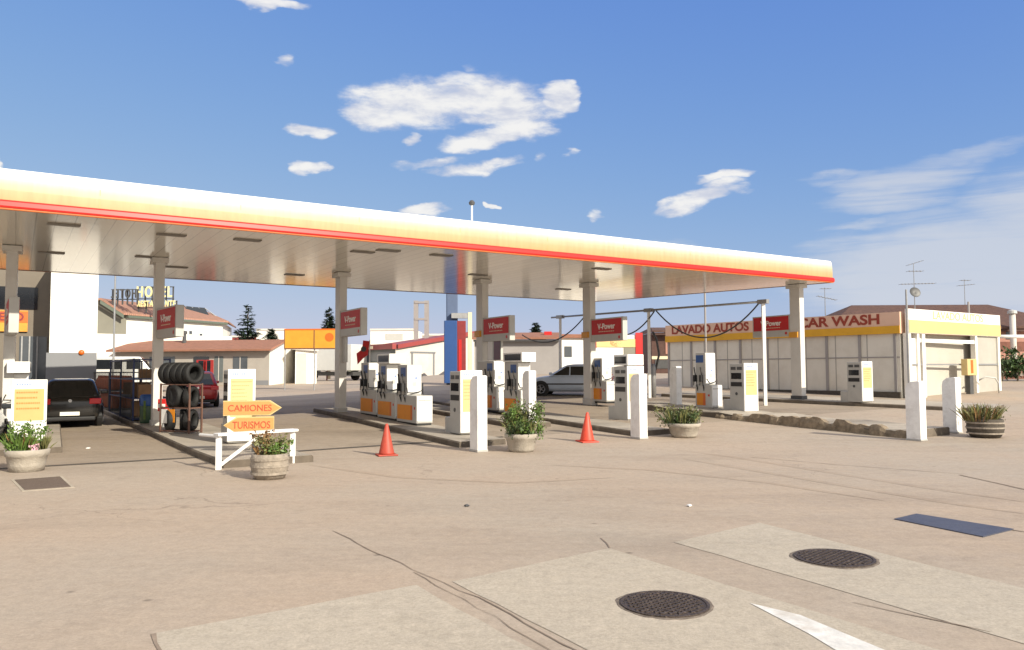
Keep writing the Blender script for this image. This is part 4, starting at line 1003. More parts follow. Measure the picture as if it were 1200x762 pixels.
# recessed front under the canopy, left of the block
fA = sA+AW*2.2-RT*.02; fB = fA-RT*9
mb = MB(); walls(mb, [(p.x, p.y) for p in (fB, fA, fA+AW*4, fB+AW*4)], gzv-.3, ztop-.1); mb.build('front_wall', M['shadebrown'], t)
def fu(px): q = ray_hit(px, fB, fA-fB); return (q-fB).length/(fA-fB).length
dF = 36.
onwall(fB, fA, fu(22), fu(54), ZP(30, 447, dF), ZP(30, 396, dF), .03).build('glazed_front', M['winglass'], t)
onwall(fB, fA, fu(-30), fu(42), ZP(30, 366, dF), ZP(30, 341, dF), .03).build('dark_window', M['screen'], t)
for px in (24, 33, 42): onwall(fB, fA, fu(px), fu(px)+.006, ZP(30, 447, dF), ZP(30, 396, dF), .06).build('mullion', M['steel'], t)
so = onwall(fB, fA, fu(-40), fu(31), ZP(15, 391, dF), ZP(15, 367.5, dF), .12, .12).build('sign_band', M['signyellow'], t)
so2 = onwall(fB, fA, fu(-40), fu(31), ZP(15, 381, dF), ZP(15, 368.5, dF), .135, .02).build('sign_stripe', M['orange2'], so)
wc = fB.lerp(fA, fu(8))+Vector((AW.x, AW.y, 0))*-.15
mt_ = Matrix.Translation((wc.x, wc.y, ZP(15, 375, dF))) @ Matrix.Rotation(YAW, 4, 'Z') @ Matrix(((1, 0, 0, 0), (0, 0, -1, 0), (0, 1, 0, 0), (0, 0, 0, 1)))
text('lettering', 'LECO', M['darkred'], so, .46, mt_, bold=.015)
# -- hotel
HD = 66.
hA = XY(147, HD); hB = XY(260, HD*1.16); hC = XY(108, HD*.985)
t = thing('hotel', 'white hotel building with tiled roof and yellow HOTEL letters on top', 'hotel', (0, 0, 0))
zA, zB = ZP(147, 369, HD), ZP(260, 378.5, HD*1.16); ze = (zA+zB)/2
bk = Vector((-3, 11, 0))
def fourz(pts, zl): return [Vector((p.x, p.y, z)) for p, z in zip(pts, zl)]
MB().hexa(fourz([hA, hB, hB+bk, hA+bk], [.5]*4), fourz([hA, hB, hB+bk, hA+bk], [ze]*4)).build('wall', M['plaster'], t)
zc = ZP(113, 352.5, HD); mb = MB()
gpts = [(hC, .5), (hA, .5), (hA, ze), (hA.lerp(hC, .72), zc-.1), (hC, zc-.1)]
nn = Vector((-.2, 6, 0)); mb.prism([(p.x, p.y, z) for p, z in gpts], nn); mb.build('gable', M['olive'], t)  # shade of the gable painted in as a dark olive wall
# roof: long slope over the white wall, and gable slope
ov = Vector((.3, -.7, 0)); rd = Vector((-1.5, 4.5, 0)); zr_ = ze+1.35
e0, e1 = hA+ov*.6-(hB-hA).normalized()*.3, hB+ov*.6+(hB-hA).normalized()*.8
r0, r1 = hA+rd, hB+rd-(hB-hA).normalized()*3.5
rf = MB(); rf.hexa([Vector((e0.x, e0.y, ze)), Vector((e1.x, e1.y, ze)), Vector((r1.x, r1.y, zr_)), Vector((r0.x, r0.y, zr_))], [Vector((p.x, p.y, z+.14)) for p, z in ((e0, ze), (e1, ze), (r1, zr_), (r0, zr_))])
rf.hexa([Vector((e1.x, e1.y, ze)), Vector(((hB+bk).x+.5, (hB+bk).y, ze)), Vector((r1.x, r1.y, zr_+.01)), Vector((r1.x-.1, r1.y, zr_))], [Vector((e1.x, e1.y, ze+.14)), Vector(((hB+bk).x+.5, (hB+bk).y, ze+.14)), Vector((r1.x, r1.y, zr_+.14)), Vector((r1.x-.1, r1.y, zr_+.14))])
roof = rf.build('roof', M['tile2'], t)
ga_, gb_ = hA, hA.lerp(hC, .72)
mb = MB(); o_ = Vector((.1, -.6, 0)); mb.hexa([Vector((p.x, p.y, z)) for p, z in ((ga_+o_, ze), (gb_+o_, zc-.05), (gb_+rd, zc+.25), (ga_+rd, zr_))], [Vector((p.x, p.y, z+.16)) for p, z in ((ga_+o_, ze), (gb_+o_, zc-.05), (gb_+rd, zc+.25), (ga_+rd, zr_))])
mb.hexa([Vector((p.x, p.y, z)) for p, z in ((gb_+o_, zc-.05), (hC+o_, zc-.2), (hC+rd, zc+.0), (gb_+rd, zc+.25))], [Vector((p.x, p.y, z+.16)) for p, z in ((gb_+o_, zc-.05), (hC+o_, zc-.2), (hC+rd, zc+.0), (gb_+rd, zc+.25))])
mb.build('gable_roof', M['tile2'], t)
onwall(hA, hB, -.01, 1.03, ze-.22, ze-.02, .35, .3).build('eave', M['greentrim'], t)
mb = MB(); n2 = Vector((.1, -.62, 0)); mb.hexa([Vector((p.x, p.y, z)) for p, z in ((ga_+n2, ze-.3), (gb_+n2, zc-.36), (gb_+n2*1.15, zc-.36), (ga_+n2*1.15, ze-.3))], [Vector((p.x, p.y, z)) for p, z in ((ga_+n2, ze), (gb_+n2, zc-.06), (gb_+n2*1.15, zc-.06), (ga_+n2*1.15, ze))]); mb.build('verge', M['greentrim'], t)
for u0, u1, za_, zb_ in ((.40, .44, ze-1.4, ze-.9), (.735, .765, ze-2.6, ze-1.2), (.62, .65, ze-1.3, ze-1.0), (.30, .33, ze-1.2, ze-.8)):
    w_ = onwall(hA, hB, u0, u1, za_, zb_, .03).build('window', M['winglass'], t); onwall(hA, hB, u0-.004, u1+.004, za_-.12, za_, .08, .08).build('sill', M['plaster2'], w_)
# solar panels on the right of the roof
for i, (px0, px1, py0, py1) in enumerate(((212, 230, 372, 357), (224, 247, 373, 358.5))):
    pa_, pb_ = PD(px0, py0, HD*1.13), PD(px1, py0+1.5, HD*1.15); up = Vector((-1.0, 1.0, (py0-py1)/FPX*HD*1.13))
    mb = MB(); mb.prism([pa_, pb_, pb_+up, pa_+up], (0, .08, .05))
    o = mb.build('solar_panel', M['solar'], None); tag(o, ('left' if i == 0 else 'right')+' row of dark tilted solar panels on the hotel roof', 'solar panel', 'solar panels on the hotel roof')
    m2 = MB()
    for k_ in range(4): q_ = pa_.lerp(pb_, k_/3); m2.cyl(q_+up+Vector((0, .05, 0)), q_+up*.1+Vector((.5, 1.2, 0)), .05, n=6)
    m2.build('stand', M['steel'], o)
# HOTEL letters
def roofsign(name, word, lab, px0, px1, pyb, pyt, dist, mat, back, back_mat=None, flip=False):
    a, b = PD(px0, pyb, dist), PD(px1, pyb, dist); hgt = (pyb-pyt)/FPX*dist
    t = thing(name, lab, 'roof sign', a)
    w = (b-a).length
    o = text('lettering', word, M[mat], t, hgt*1.38, frame_front(w/2, -.1, hgt*.5), ext=.06, bold=.02, spacing=1.3)
    # fit the width
    xs_ = [v.co.x for v in o.data.vertices]; k_ = w/(max(xs_)-min(xs_)); x0_ = min(xs_)
    for v in o.data.vertices: v.co.x = (v.co.x-x0_)*k_
    if flip:
        for v in o.data.vertices: v.co.x = w-v.co.x
    if back:
        mb = MB(); mb.box(-.1, w+.1, .06, .12, -.1, -.02); mb.box(-.1, w+.1, .06, .12, hgt*.98, hgt*1.06)
        for k2 in range(6): mb.box(w*k2/5-.05, w*k2/5+.05, .1, .2, -.5, hgt)
        mb.build('frame', M[back_mat or 'dgrey'], t)
    return t
roofsign('roof_sign', 'HOTEL', 'large yellow white HOTEL letters standing on the hotel roof', 161, 202, 349.5, 336.5, HD*1.02, 'letteryellow', True)
roofsign('roof_sign', 'RESTAURANTE', 'smaller yellow RESTAURANTE letters under the hotel letters', 161.5, 206, 360, 353, HD*1.02, 'letteryellow', True)
roofsign('roof_sign', 'HOTEL', 'dark rear side of roof letters left of the yellow hotel letters', 131, 160, 350, 339.5, HD*.99, 'dgrey', True, flip=True)
# long white wall in front of the hotel
wa, wb = XY(108, 58), XY(270, 64)
t = tag(MB().hexa(fourz([wa, wb, wb+Vector((0, .3, 0)), wa+Vector((0, .3, 0))], [.4]*4), fourz([wa, wb, wb+Vector((0, .3, 0)), wa+Vector((0, .3, 0))], [ZP(115, 391, 58)]*2+[ZP(115, 391, 58)]*2)).build('boundary_wall', M['plaster']), 'long plain white wall in front of the hotel', 'wall')
p = PD(133, 420, 43); tag(MB().cyl((0, 0, 0), (0, 0, 7.0), .06, .045, 8).build('flag_pole', M['steel'], loc=gz(p)), 'thin grey pole standing before the white wall and hotel', 'pole')
# -- low tiled building
LD = 56.
lA, lB = XY(135, LD+1.5), XY(315.5, LD); lC = XY(346, LD+6)
zg = terr(lB.x, lB.y)-.2; zeave = ZP(315, 410.5, LD); zrid = ZP(330, 400.5, LD+4)
t = thing('low_building', 'long low building with salmon tiled roof and white gable end', 'building', (0, 0, 0))
dp = lC-lB; lD = lA+Vector((0, 6, 0))
MB().hexa(fourz([lA, lB, lC, lD], [zg]*4), fourz([lA, lB, lC, lD], [zeave-.06]*4)).build('wall', M['beige'], t)
nG = Vector((dp.y, -dp.x, 0)).normalized()
mb = MB(); rm_ = lB.lerp(lC, .5); mb.prism([Vector((lB.x, lB.y, zg)), Vector((lC.x, lC.y, zg)), Vector((lC.x, lC.y, zeave)), Vector((rm_.x, rm_.y, zrid-.05)), Vector((lB.x, lB.y, zeave))], nG*.05); mb.build('gable_end', M['plaster'], t)
ra = XY(160, LD+4.5); rb = lB.lerp(lC, .5)+Vector((.3, 0, 0))
ea, eb = lA+Vector((-.4, -.6, 0)), lB+Vector((.3, -.6, 0)); fa_, fb_ = lD+Vector((-.4, .6, 0)), lC+Vector((.3, .5, 0))
rf = MB()
V3 = lambda p, z: Vector((p.x, p.y, z))
rf.hexa([V3(ea, zeave-.05), V3(eb, zeave-.05), V3(rb, zrid), V3(ra, zrid)], [V3(ea, zeave+.08), V3(eb, zeave+.08), V3(rb, zrid+.13), V3(ra, zrid+.13)])
rf.hexa([V3(fb_, zeave), V3(fa_, zeave), V3(ra, zrid+.005), V3(rb, zrid+.005)], [V3(fb_, zeave+.08), V3(fa_, zeave+.08), V3(ra, zrid+.125), V3(rb, zrid+.125)])
rf.hexa([V3(fa_, zeave), V3(ea, zeave), V3(ra, zrid+.01), V3(ra+Vector((.05, 0, 0)), zrid+.01)], [V3(fa_, zeave+.08), V3(ea, zeave+.08), V3(ra, zrid+.12), V3(ra+Vector((.05, 0, 0)), zrid+.12)])
rf.build('roof', M['tile'], t)
def fw(px): return (px-135)/(315.5-135)
for px0, px1, y0_, y1_, nm, mt in ((176, 206, 436, 418, 'window', 'winglass'), (228, 246, 447, 418, 'open_doorway', 'glass'), (252.5, 262.5, 448, 417.5, 'door', 'shutter'), (274, 290.5, 433, 418, 'window', 'winglass'), (298, 315, 452, 446, 'grey_dado', 'dado')):
    f = onwall(lA, lB, fw(px0), fw(px1), ZP(px0, y0_, LD), ZP(px0, y1_, LD), .03).build(nm, M[mt], t)
    if nm == 'window': onwall(lA, lB, fw(px0)-.005, fw(px1)+.005, ZP(px0, y0_, LD)-.08, ZP(px0, y0_, LD), .09, .09).build('sill', M['plaster2'], f)
    if mt in ('winglass', 'shutter'):
        mb = MB(); 
        fr2 = onwall(lA, lB, (fw(px0)+fw(px1))/2-.002, (fw(px0)+fw(px1))/2+.002, ZP(px0, y0_, LD), ZP(px0, y1_, LD), .05).build('frame', M['plaster2'], f)
MB().cyl((0, 0, 0), (0, 0, .8), .16, .13, 10).xf(Matrix.Translation(PD(216, 404, LD+3))).build('chimney', M['dgrey'], t)
MB().lathe([(.001, .75), (.2, .8), (.2, 1.0), (.001, 1.05)], 12).xf(Matrix.Translation(PD(216, 404, LD+3))).build('chimney_cap', M['dgrey'], t)
for px, lab in ((236, 'red vending machine in the low building doorway'), (245.5, 'narrow red vending machine outside the low building door')):
    p = PD(px, 440, LD-.6); q = Vector((p.x, p.y, terr(p.x, p.y))); tt = thing('vending_machine', lab, 'vending machine', q)
    w_ = .32 if px < 240 else .22; MB().box(-w_*.8, w_*.8, -.3, .3, 0, 1.8).build('cabinet', M['vendred'], tt, bevel=.02); MB().box(-w_*.3, w_*.8, -.315, -.298, .5, 1.75).build('glass_front', M['glass'], tt)
# -- shed and billboard
t = thing('shed', 'small white shed with grey door beside the low building', 'shed', (0, 0, 0))
ha, hb = XY(346, 58), XY(371, 58.5); zt = ZP(350, 410, 58)
MB().hexa(fourz([ha, hb, hb+Vector((-1, 4, 0)), ha+Vector((-1, 4, 0))], [.6]*4), fourz([ha, hb, hb+Vector((-1, 4, 0)), ha+Vector((-1, 4, 0))], [zt, zt-.12, zt+.1, zt+.3])).build('wall', M['plaster'], t)
onwall(ha, hb, .06, .52, .7, zt-.25, .03).build('door', M['lgrey'], t)
MB().hexa([Vector((p.x, p.y, z)) for p, z in ((ha+Vector((-.2, -.25, 0)), zt+.01), (hb+Vector((.2, -.25, 0)), zt-.11), (hb+Vector((-.8, 4.2, 0)), zt+.11), (ha+Vector((-1.2, 4.2, 0)), zt+.31))], [Vector((p.x, p.y, z+.08)) for p, z in ((ha+Vector((-.2, -.25, 0)), zt+.01), (hb+Vector((.2, -.25, 0)), zt-.11), (hb+Vector((-.8, 4.2, 0)), zt+.11), (ha+Vector((-1.2, 4.2, 0)), zt+.31))]).build('roof', M['plaster2'], t)
BD = 47.; pbb = PD(364.5, 408, BD); t = thing('billboard', 'long orange yellow billboard on thin posts behind the second island', 'billboard', gz(pbb))
zz0, zz1 = pbb.z-t.location.z, ZP(364, 387, BD)-t.location.z; wB = 61/FPX*BD
MB().box(-wB/2, wB/2, -.06, .06, zz0, zz1).build('panel', M['signyellow'], t)
MB().box(-wB/2-.04, wB/2+.04, -.07, .07, zz1, zz1+.08).build('frame_top', M['orange2'], t); MB().box(-wB/2-.04, wB/2+.04, -.07, .07, zz0-.07, zz0).build('frame_bottom', M['rust'], t)
MB().box(.17, .22, -.075, .07, zz0, zz1).build('frame_bar', M['rust'], t); MB().box(-wB/2-.05, -wB/2, -.07, .07, zz0, zz1).build('frame_side', M['rust'], t)
MB().lathe([(.001, -.07), (.26, -.07), (.26, -.062), (.001, -.062)], 20, (wB/2-.45, 0, (zz0+zz1)/2+.1), 'Y').build('emblem_disc', M['orange2'], t)
for x in (-wB/2, .2, wB/2-.1): MB().cyl((x, .03, 0), (x, .03, zz0), .035).build('post', M['steel'], t)
# -- truck
tp = PD(384, 425, 72); t = thing('lorry', 'white box lorry parked far behind the billboard', 'truck', gz(tp), R(62))
MB().box(-1.1, 1.1, -3.6, 1.5, .9, 3.2).build('cargo_box', M['vanwhite'], t, bevel=.04)
MB().prism([(-1.05, 1.7, .5), (-1.05, 3.3, .5), (-1.05, 3.35, 1.5), (-1.05, 3.05, 2.5), (-1.05, 1.7, 2.5)], (2.1, 0, 0)).build('cab', M['vanwhite'], t, bevel=.05)
for s in (-1, 1):
    MB().box(*sorted((s*1.04, s*1.06)), 2.1, 2.95, 1.55, 2.3).build('side_window', M['glass'], t)
    for y in (-2.4, 2.5): tyre_mesh(.45, .28).xf(Matrix.Translation((s*.95, y, .45))).build('wheel', M['rubber'], t, smooth=True)
MB().prism([(-.95, 3.33, 1.55), (.95, 3.33, 1.55), (.9, 3.08, 2.4), (-.9, 3.08, 2.4)], (0, .02, 0)).build('windscreen', M['glass'], t)
MB().box(-.6, .6, -3.4, 3.2, .45, .8).build('chassis', M['dgrey'], t)
# red hydrant
p = T(383, 446); t = thing('fire_hydrant', 'small red hydrant post left of the second island pumps', 'hydrant', gz(p))
MB().lathe([(.08, 0), (.08, .06), (.055, .08), (.055, .55), (.1, .6), (.1, .78), (.06, .85), (.001, .87)], 14).build('post', M['red'], t, smooth=True); MB().cyl((-.2, 0, .68), (.2, 0, .68), .05).build('outlet', M['red'], t)
# -- red roofed warehouse
t = thing('warehouse', 'low whitish warehouse with sloping red roof behind the pumps', 'warehouse', (0, 0, 0))
wd = 68.; w0, w1, w2 = XY(428, wd+4), XY(463.5, wd), XY(560, wd+9)
zw = .7; z1_ = ZP(463, 408.5, wd); z2_ = ZP(530, 394, wd+5); zl_ = ZP(440, 408, wd+3)
MB().hexa(fourz([w1, w2, w2+Vector((-4, 9, 0)), w0+Vector((-2, 9, 0))], [zw]*4), fourz([w1, w2, w2+Vector((-4, 9, 0)), w0+Vector((-2, 9, 0))], [z1_, z2_+.3, z2_+.3, z1_])).build('wall', M['plaster2'], t)
MB().hexa(fourz([w0, w1, w1+Vector((0, .4, 0)), w0+Vector((0, .4, 0))], [zw]*4), fourz([w0, w1, w1+Vector((0, .4, 0)), w0+Vector((0, .4, 0))], [z1_]*4)).build('front_wall', M['shutter'], t)
onwall(w0, w1, -.02, 1.01, z1_-.05, z1_+.42, .35, .4).build('red_fascia', M['redroof'], t)
nW = Vector((dw_.y, -dw_.x, 0)).normalized() if False else Vector(((w2-w1).y, -(w2-w1).x, 0)).normalized()
mb = MB(); mb.hexa([V3(w1-nW*-.3, z1_-.02), V3(w2+nW*.3, z2_+.32), V3(w2+Vector((-4, 9, 0)), z2_+.32), V3(w0+Vector((-2, 9, 0)), z1_+.3)], [V3(w1+nW*.3, z1_+.34), V3(w2+nW*.3, z2_+.70), V3(w2+Vector((-4, 9, 0)), z2_+.70), V3(w0+Vector((-2, 9, 0)), z1_+.5)])
mb.build('roof', M['redroof'], t)
dw = w2-w1
for u in (.17, .42): onwall(w1, w2, u, u+.02, zw, ZP(490, 413, wd+2), .04).build('door_post', M['steel'], t)
onwall(w1, w2, .19, .42, zw, ZP(490, 414, wd+2), .02).build('sliding_door', M['plaster2'], t); onwall(w1, w2, .16, .45, ZP(490, 414, wd+2), ZP(490, 412, wd+2), .06).build('lintel', M['steel'], t)
onwall(w0, w1, .15, .85, ZP(445, 423, wd+2), z1_-.25, .03).build('shutter_door', M['dado'], t)
mb = onwall(w0, w1, .12, .5, z1_+.02, z1_+.26, .75, .02); mb.build('roof_sign_strip', M['creamplate'], t)
# far white sheds
def farbox(lab, px0, px1, pyt, dist, mat, name='far_building', parts=()):
    a_, b_ = XY(px0, dist), XY(px1, dist); zt = ZP((px0+px1)/2, pyt, dist); t = thing(name, lab, 'building', (0, 0, 0))
    bkk = Vector((0, 8, 0))
    MB().hexa(fourz([a_, b_, b_+bkk, a_+bkk], [.5]*4), fourz([a_, b_, b_+bkk, a_+bkk], [zt]*4)).build('wall', M[mat], t)
    onwall(a_, b_, -.01, 1.01, zt-.05, zt+.22, .12, .3).build('parapet', M['plaster2'], t)
    for u0, u1, v0, v1, mt in parts: onwall(a_, b_, u0, u1, lerp(1.0, zt, v0), lerp(1.0, zt, v1), .04).build('sign_panel' if mt != 'winglass' else 'window', M[mt], t)
    return t
farbox('far white flat building between the two larger fir trees', 300, 334, 387, 118, 'plaster', parts=((.1, .3, .3, .6, 'winglass'),))
farbox('far white flat building with grey lettering strip behind the red roof', 434, 487, 387, 112, 'plaster', parts=((.33, .72, .78, .92, 'lgrey'),))
farbox('far building strip with dull red roof beside the hotel', 258, 302, 395, 125, 'redroof')
farbox('low far shed strip behind the warehouse roof', 486, 535, 393, 120, 'metalgrey')
# gantry
t = thing('steel_gantry', 'twin steel post gantry rising behind the red warehouse roof', 'gantry', (0, 0, 0)); gd = 80.
for px in (487.5, 500): 
    p = PD(px, 398, gd); MB().box(-.22, .22, -.2, .2, 0, ZP(px, 352.5, gd)-.8).build('post', M['metalgrey'], t, loc=(p.x, p.y, .8))
for py in (353.5, 373): 
    a_, b_ = PD(486, py, gd), PD(501.5, py, gd); MB().hexa([a_+Vector((0, -.25, -.2)), b_+Vector((0, -.25, -.2)), b_+Vector((0, .25, -.2)), a_+Vector((0, .25, -.2))], [a_+Vector((0, -.25, .0)), b_+Vector((0, -.25, .0)), b_+Vector((0, .25, .0)), a_+Vector((0, .25, .0))]).build('crossbar', M['metalgrey'], t)
# -- blue totem
TD = 46.; p = PD(529, 440, TD); t = thing('price_totem', 'tall blue totem panel with blue mast rising behind the canopy', 'totem', gz(p), R(8)); zg_ = t.location.z
sc_ = TD/FPX
MB().box(-8.5*sc_, 6.5*sc_, -.2, .2, .1, ZP(528, 376, TD)-zg_).build('blue_panel', M['blue'], t, bevel=.03)
MB().box(6.6*sc_, 17*sc_, .0, .3, .3, ZP(540, 376, TD)-zg_).build('red_panel', M['darkred'], t, bevel=.02)
MB().box(8.5*sc_, 12*sc_, -.02, -.001, .3, ZP(540, 398, TD)-zg_).build('bright_red_stripe', M['red'], t)
MB().box(-5.5*sc_, 8*sc_, .25, .55, 0, ZP(530, 305, TD)-zg_).build('mast', M['mastblue'], t, bevel=.05)
MB().box(0, 19*sc_, -.1, .2, ZP(540, 373, TD)-zg_, ZP(540, 367, TD)-zg_).build('cap', M['steel'], t)
MB().box(19.5*sc_, 24*sc_, -.1, .1, 0, ZP(551, 366, TD)-zg_).build('white_post', M['creamplate'], t)
# -- grey wall building in the middle, white house
t = thing('grey_building', 'grey rendered building with tiled roof behind the silver blue car', 'building', (0, 0, 0)); md = 62.
a_, b_ = XY(556, md), XY(655, md); zt = ZP(620, 398, md)
MB().hexa(fourz([a_, b_, b_+Vector((0, 9, 0)), a_+Vector((0, 9, 0))], [.7]*4), fourz([a_, b_, b_+Vector((0, 9, 0)), a_+Vector((0, 9, 0))], [zt]*4)).build('wall', M['metalgrey'], t)
zr2 = ZP(640, 391.5, md+4)
MB().hexa([V3(a_+Vector((-.4, -.6, 0)), zt), V3(b_+Vector((.3, -.6, 0)), zt), V3(b_+Vector((.3, 4.5, 0)), zr2), V3(a_+Vector((-.4, 4.5, 0)), zr2)], [V3(a_+Vector((-.4, -.6, 0)), zt+.15), V3(b_+Vector((.3, -.6, 0)), zt+.15), V3(b_+Vector((.3, 4.5, 0)), zr2+.15), V3(a_+Vector((-.4, 4.5, 0)), zr2+.15)]).build('roof', M['tile'], t)
onwall(a_, b_, -.01, 1.01, zt-.16, zt-.01, .5, .4).build('gutter', M['dgrey'], t)
onwall(a_, b_, .58, .66, 1.0, zt-1.1, .03).build('window', M['winglass'], t)
p = PD(642, 392, md+2); MB().box(-.30, .30, -.3, .3, -.3, .22).build('red_box', M['red'], t, loc=p)
t = thing('white_house', 'white house wall between the grey building and the car wash kiosk', 'house', (0, 0, 0)); a_, b_ = XY(656, 66), XY(700, 67); zt = ZP(665, 396, 66)
MB().hexa(fourz([a_, b_, b_+Vector((0, 7, 0)), a_+Vector((0, 7, 0))], [.7]*4), fourz([a_, b_, b_+Vector((0, 7, 0)), a_+Vector((0, 7, 0))], [zt]*4)).build('wall', M['plaster'], t)
onwall(a_, b_, -.02, 1.02, zt, zt+.3, .3, .6).build('roof_edge', M['tile'], t); onwall(a_, b_, .12, .32, zt-1.6, zt-.7, .03).build('window', M['winglass'], t)
t = thing('wash_kiosk', 'white kiosk with red trim and yellow sign beyond the fourth island', 'kiosk', (0, 0, 0)); a_, b_ = XY(696, 47), XY(752, 48.5); zt = ZP(720, 392, 47)
MB().hexa(fourz([a_, b_, b_+Vector((0, 4, 0)), a_+Vector((0, 4, 0))], [.7]*4), fourz([a_, b_, b_+Vector((0, 4, 0)), a_+Vector((0, 4, 0))], [zt]*4)).build('wall', M['plaster'], t)
onwall(a_, b_, .02, .86, ZP(720, 406.5, 47), ZP(720, 396.5, 47), .06).build('yellow_sign', M['brightyellow'], t)
onwall(a_, b_, -.01, .04, ZP(720, 408, 47), ZP(720, 395, 47), .09).build('red_trim', M['red'], t); onwall(a_, b_, .86, 1.01, 1.2, ZP(720, 389, 47), .09).build('red_trim', M['red'], t)
onwall(a_, b_, .62, .86, 1.2, ZP(720, 407, 47), .05).build('dark_panel', M['olive'], t)
wl = a_.lerp(b_, .35); text('lettering', 'LAVADO', M['paleletter'], t, .32, Matrix.Translation((wl.x, wl.y-.1, ZP(720, 401.5, 47))) @ Matrix(((1, 0, 0, 0), (0, 0, -1, 0), (0, 1, 0, 0), (0, 0, 0, 1))))
# -- car wash
ca = T(783, 452); ca.z = 0; cb = T(1057, 467); cb.z = 0; cd = (cb-ca).normalized(); cn = Vector((cd.y, -cd.x, 0))     # facade looks along cn
ce = T(1166, 457.5); ce.z = 0
yawW = math.atan2(cd.y, cd.x)
t = thing('car_wash', 'car wash building with panelled grey wall and lettered yellow fascia', 'car wash', V3(cb, 0), yawW)
inv = Matrix.Rotation(-yawW, 4, 'Z')
def lw(p): return inv @ (V3(p, p.z)-V3(cb, 0))
Lw = (cb-ca).length; ez = lw(ce); zbase = terr(cb.x, cb.y)-.35
zf0 = ZP(1050, 391, cb.y); zf1 = ZP(1050, 365.5, cb.y)
MB().box(-Lw, 0, .0, ez.y, zbase, zf0).build('panel_wall', M['washpanel'], t)
MB().box(-Lw, -.02, -.02, -.001, (zbase+.35+zf0)/2+.35, (zbase+.35+zf0)/2+.40).build('wall_rail', M['metalgrey'], t)
for k_ in range(9): x = -Lw+.1+k_*Lw/8.2; MB().box(x-.06, x+.06, -.05, -.002, zbase, zf0-.005).build('wall_post', M['metalgrey'], t)
MB().box(-Lw, -.0, -.12, -.052, zbase, zbase+.62).build('plinth', M['darkwood'], t)
MB().box(-Lw-.05, .06, -.10, ez.y, zf0+.005, zf1).build('fascia', M['washcream'], t)
MB().box(-Lw-.06, .05, -.125, -.095, zf0+.006, zf0+.34).build('yellow_stripe', M['washyellow'], t)
hl = zf1-zf0
for word, u in (('LAVADO AUTOS', .775), ('CAR WASH', .215)):
    text('lettering', word, M['washletter'], t, .60, frame_front(-Lw*u, -.11, zf0+.34+(hl-.34)*.5), bold=.018, sx=1.3 if u < .5 else 1.12)
# bright end of the car wash, facing the forecourt
en = thing('wash_portal', 'sunlit white portal of the car wash with pale yellow band', 'portal', V3(cb, 0), math.atan2((ce-cb).y, (ce-cb).x)); We = (ce-cb).length
zp1 = ZP(1060, 363, cb.y)+.03; zp0 = ZP(1060, 391, cb.y)
MB().box(.08, We, -.35, -.2, zp0+.02, zp1).build('fascia_board', M['plaster'], en)
MB().box(.10, We-.02, -.37, -.348, zp0+.04, zp0+(zp1-zp0)*.55).build('yellow_band', M['brightyellow'], en)
text('lettering', 'LAVADO AUTOS', M['paleletter'], en, .50, frame_front(We*.52, -.355, zp0+(zp1-zp0)*.78), bold=.006, sx=1.25)
for x0_, x1_ in ((.08, .34), (.85, 1.02), (1.25, 1.5), (We-2.5, We-2.3), (We-.2, We)):
    MB().box(x0_, x1_, -.30, -.08, zbase, zp0+.02).build('pillar', M['plaster'], en)
MB().box(.36, .84, -.22, -.16, zbase+.3, zp0-.2).build('white_sheet', M['plaster'], en)
MB().box(We-2.28, We-.21, -.22, -.16, zbase, zp0+.01).build('side_sheet', M['plastic'], en)
MB().box(1.5, We-2.5, .9, 1.0, zbase, zp0-.1).build('milky_curtain', M['washpanel'], en)
MB().box(1.0, We-2.4, -.26, -.18, zp0-.36, zp0-.2).build('crossbar', M['white'], en)
MB().box(.3, We-.1, -.27, -.2, zbase+1.75, zbase+1.82).build('mid_rail', M['steel'], en)
MB().tube([(1.6, .5, zbase+1.3), (We-2.6, .5, zp0-.5)], .05).build('diagonal_strut', M['steel'], en)
bx = PD(1136, 440, ce.y-2.5); tt = thing('control_box', 'small orange and cream control box on a dark stand before the wash portal', 'control box', gz(bx), YAW)
zq = PD(1136, 440, ce.y-2.5).z-tt.location.z; MB().box(-.38, .38, -.15, .15, zq, zq+.75).build('box', M['paleyellow'], tt, bevel=.02); MB().box(-.12, .06, -.16, -.149, zq+.1, zq+.7).build('orange_stripe', M['orange2'], tt); MB().box(-.14, .14, -.1, .1, 0, zq).build('stand', M['dgrey'], tt)
p = PD(1065, 440, cb.y-.8); tag(MB().cyl((0, 0, 0), (0, 0, 4.6), .05, .04, 8).build('thin_pole', M['steel'], loc=gz(p)), 'thin grey pole in front of the wash portal left pillar', 'pole')
p = PD(1138, 440, ce.y-.9); tag(MB().cyl((0, 0, 0), (0, 0, 4.3), .07, .05, 8).build('lamp_pole', M['metalgrey'], loc=gz(p)), 'dark grey pole in front of the wash portal right side', 'pole')
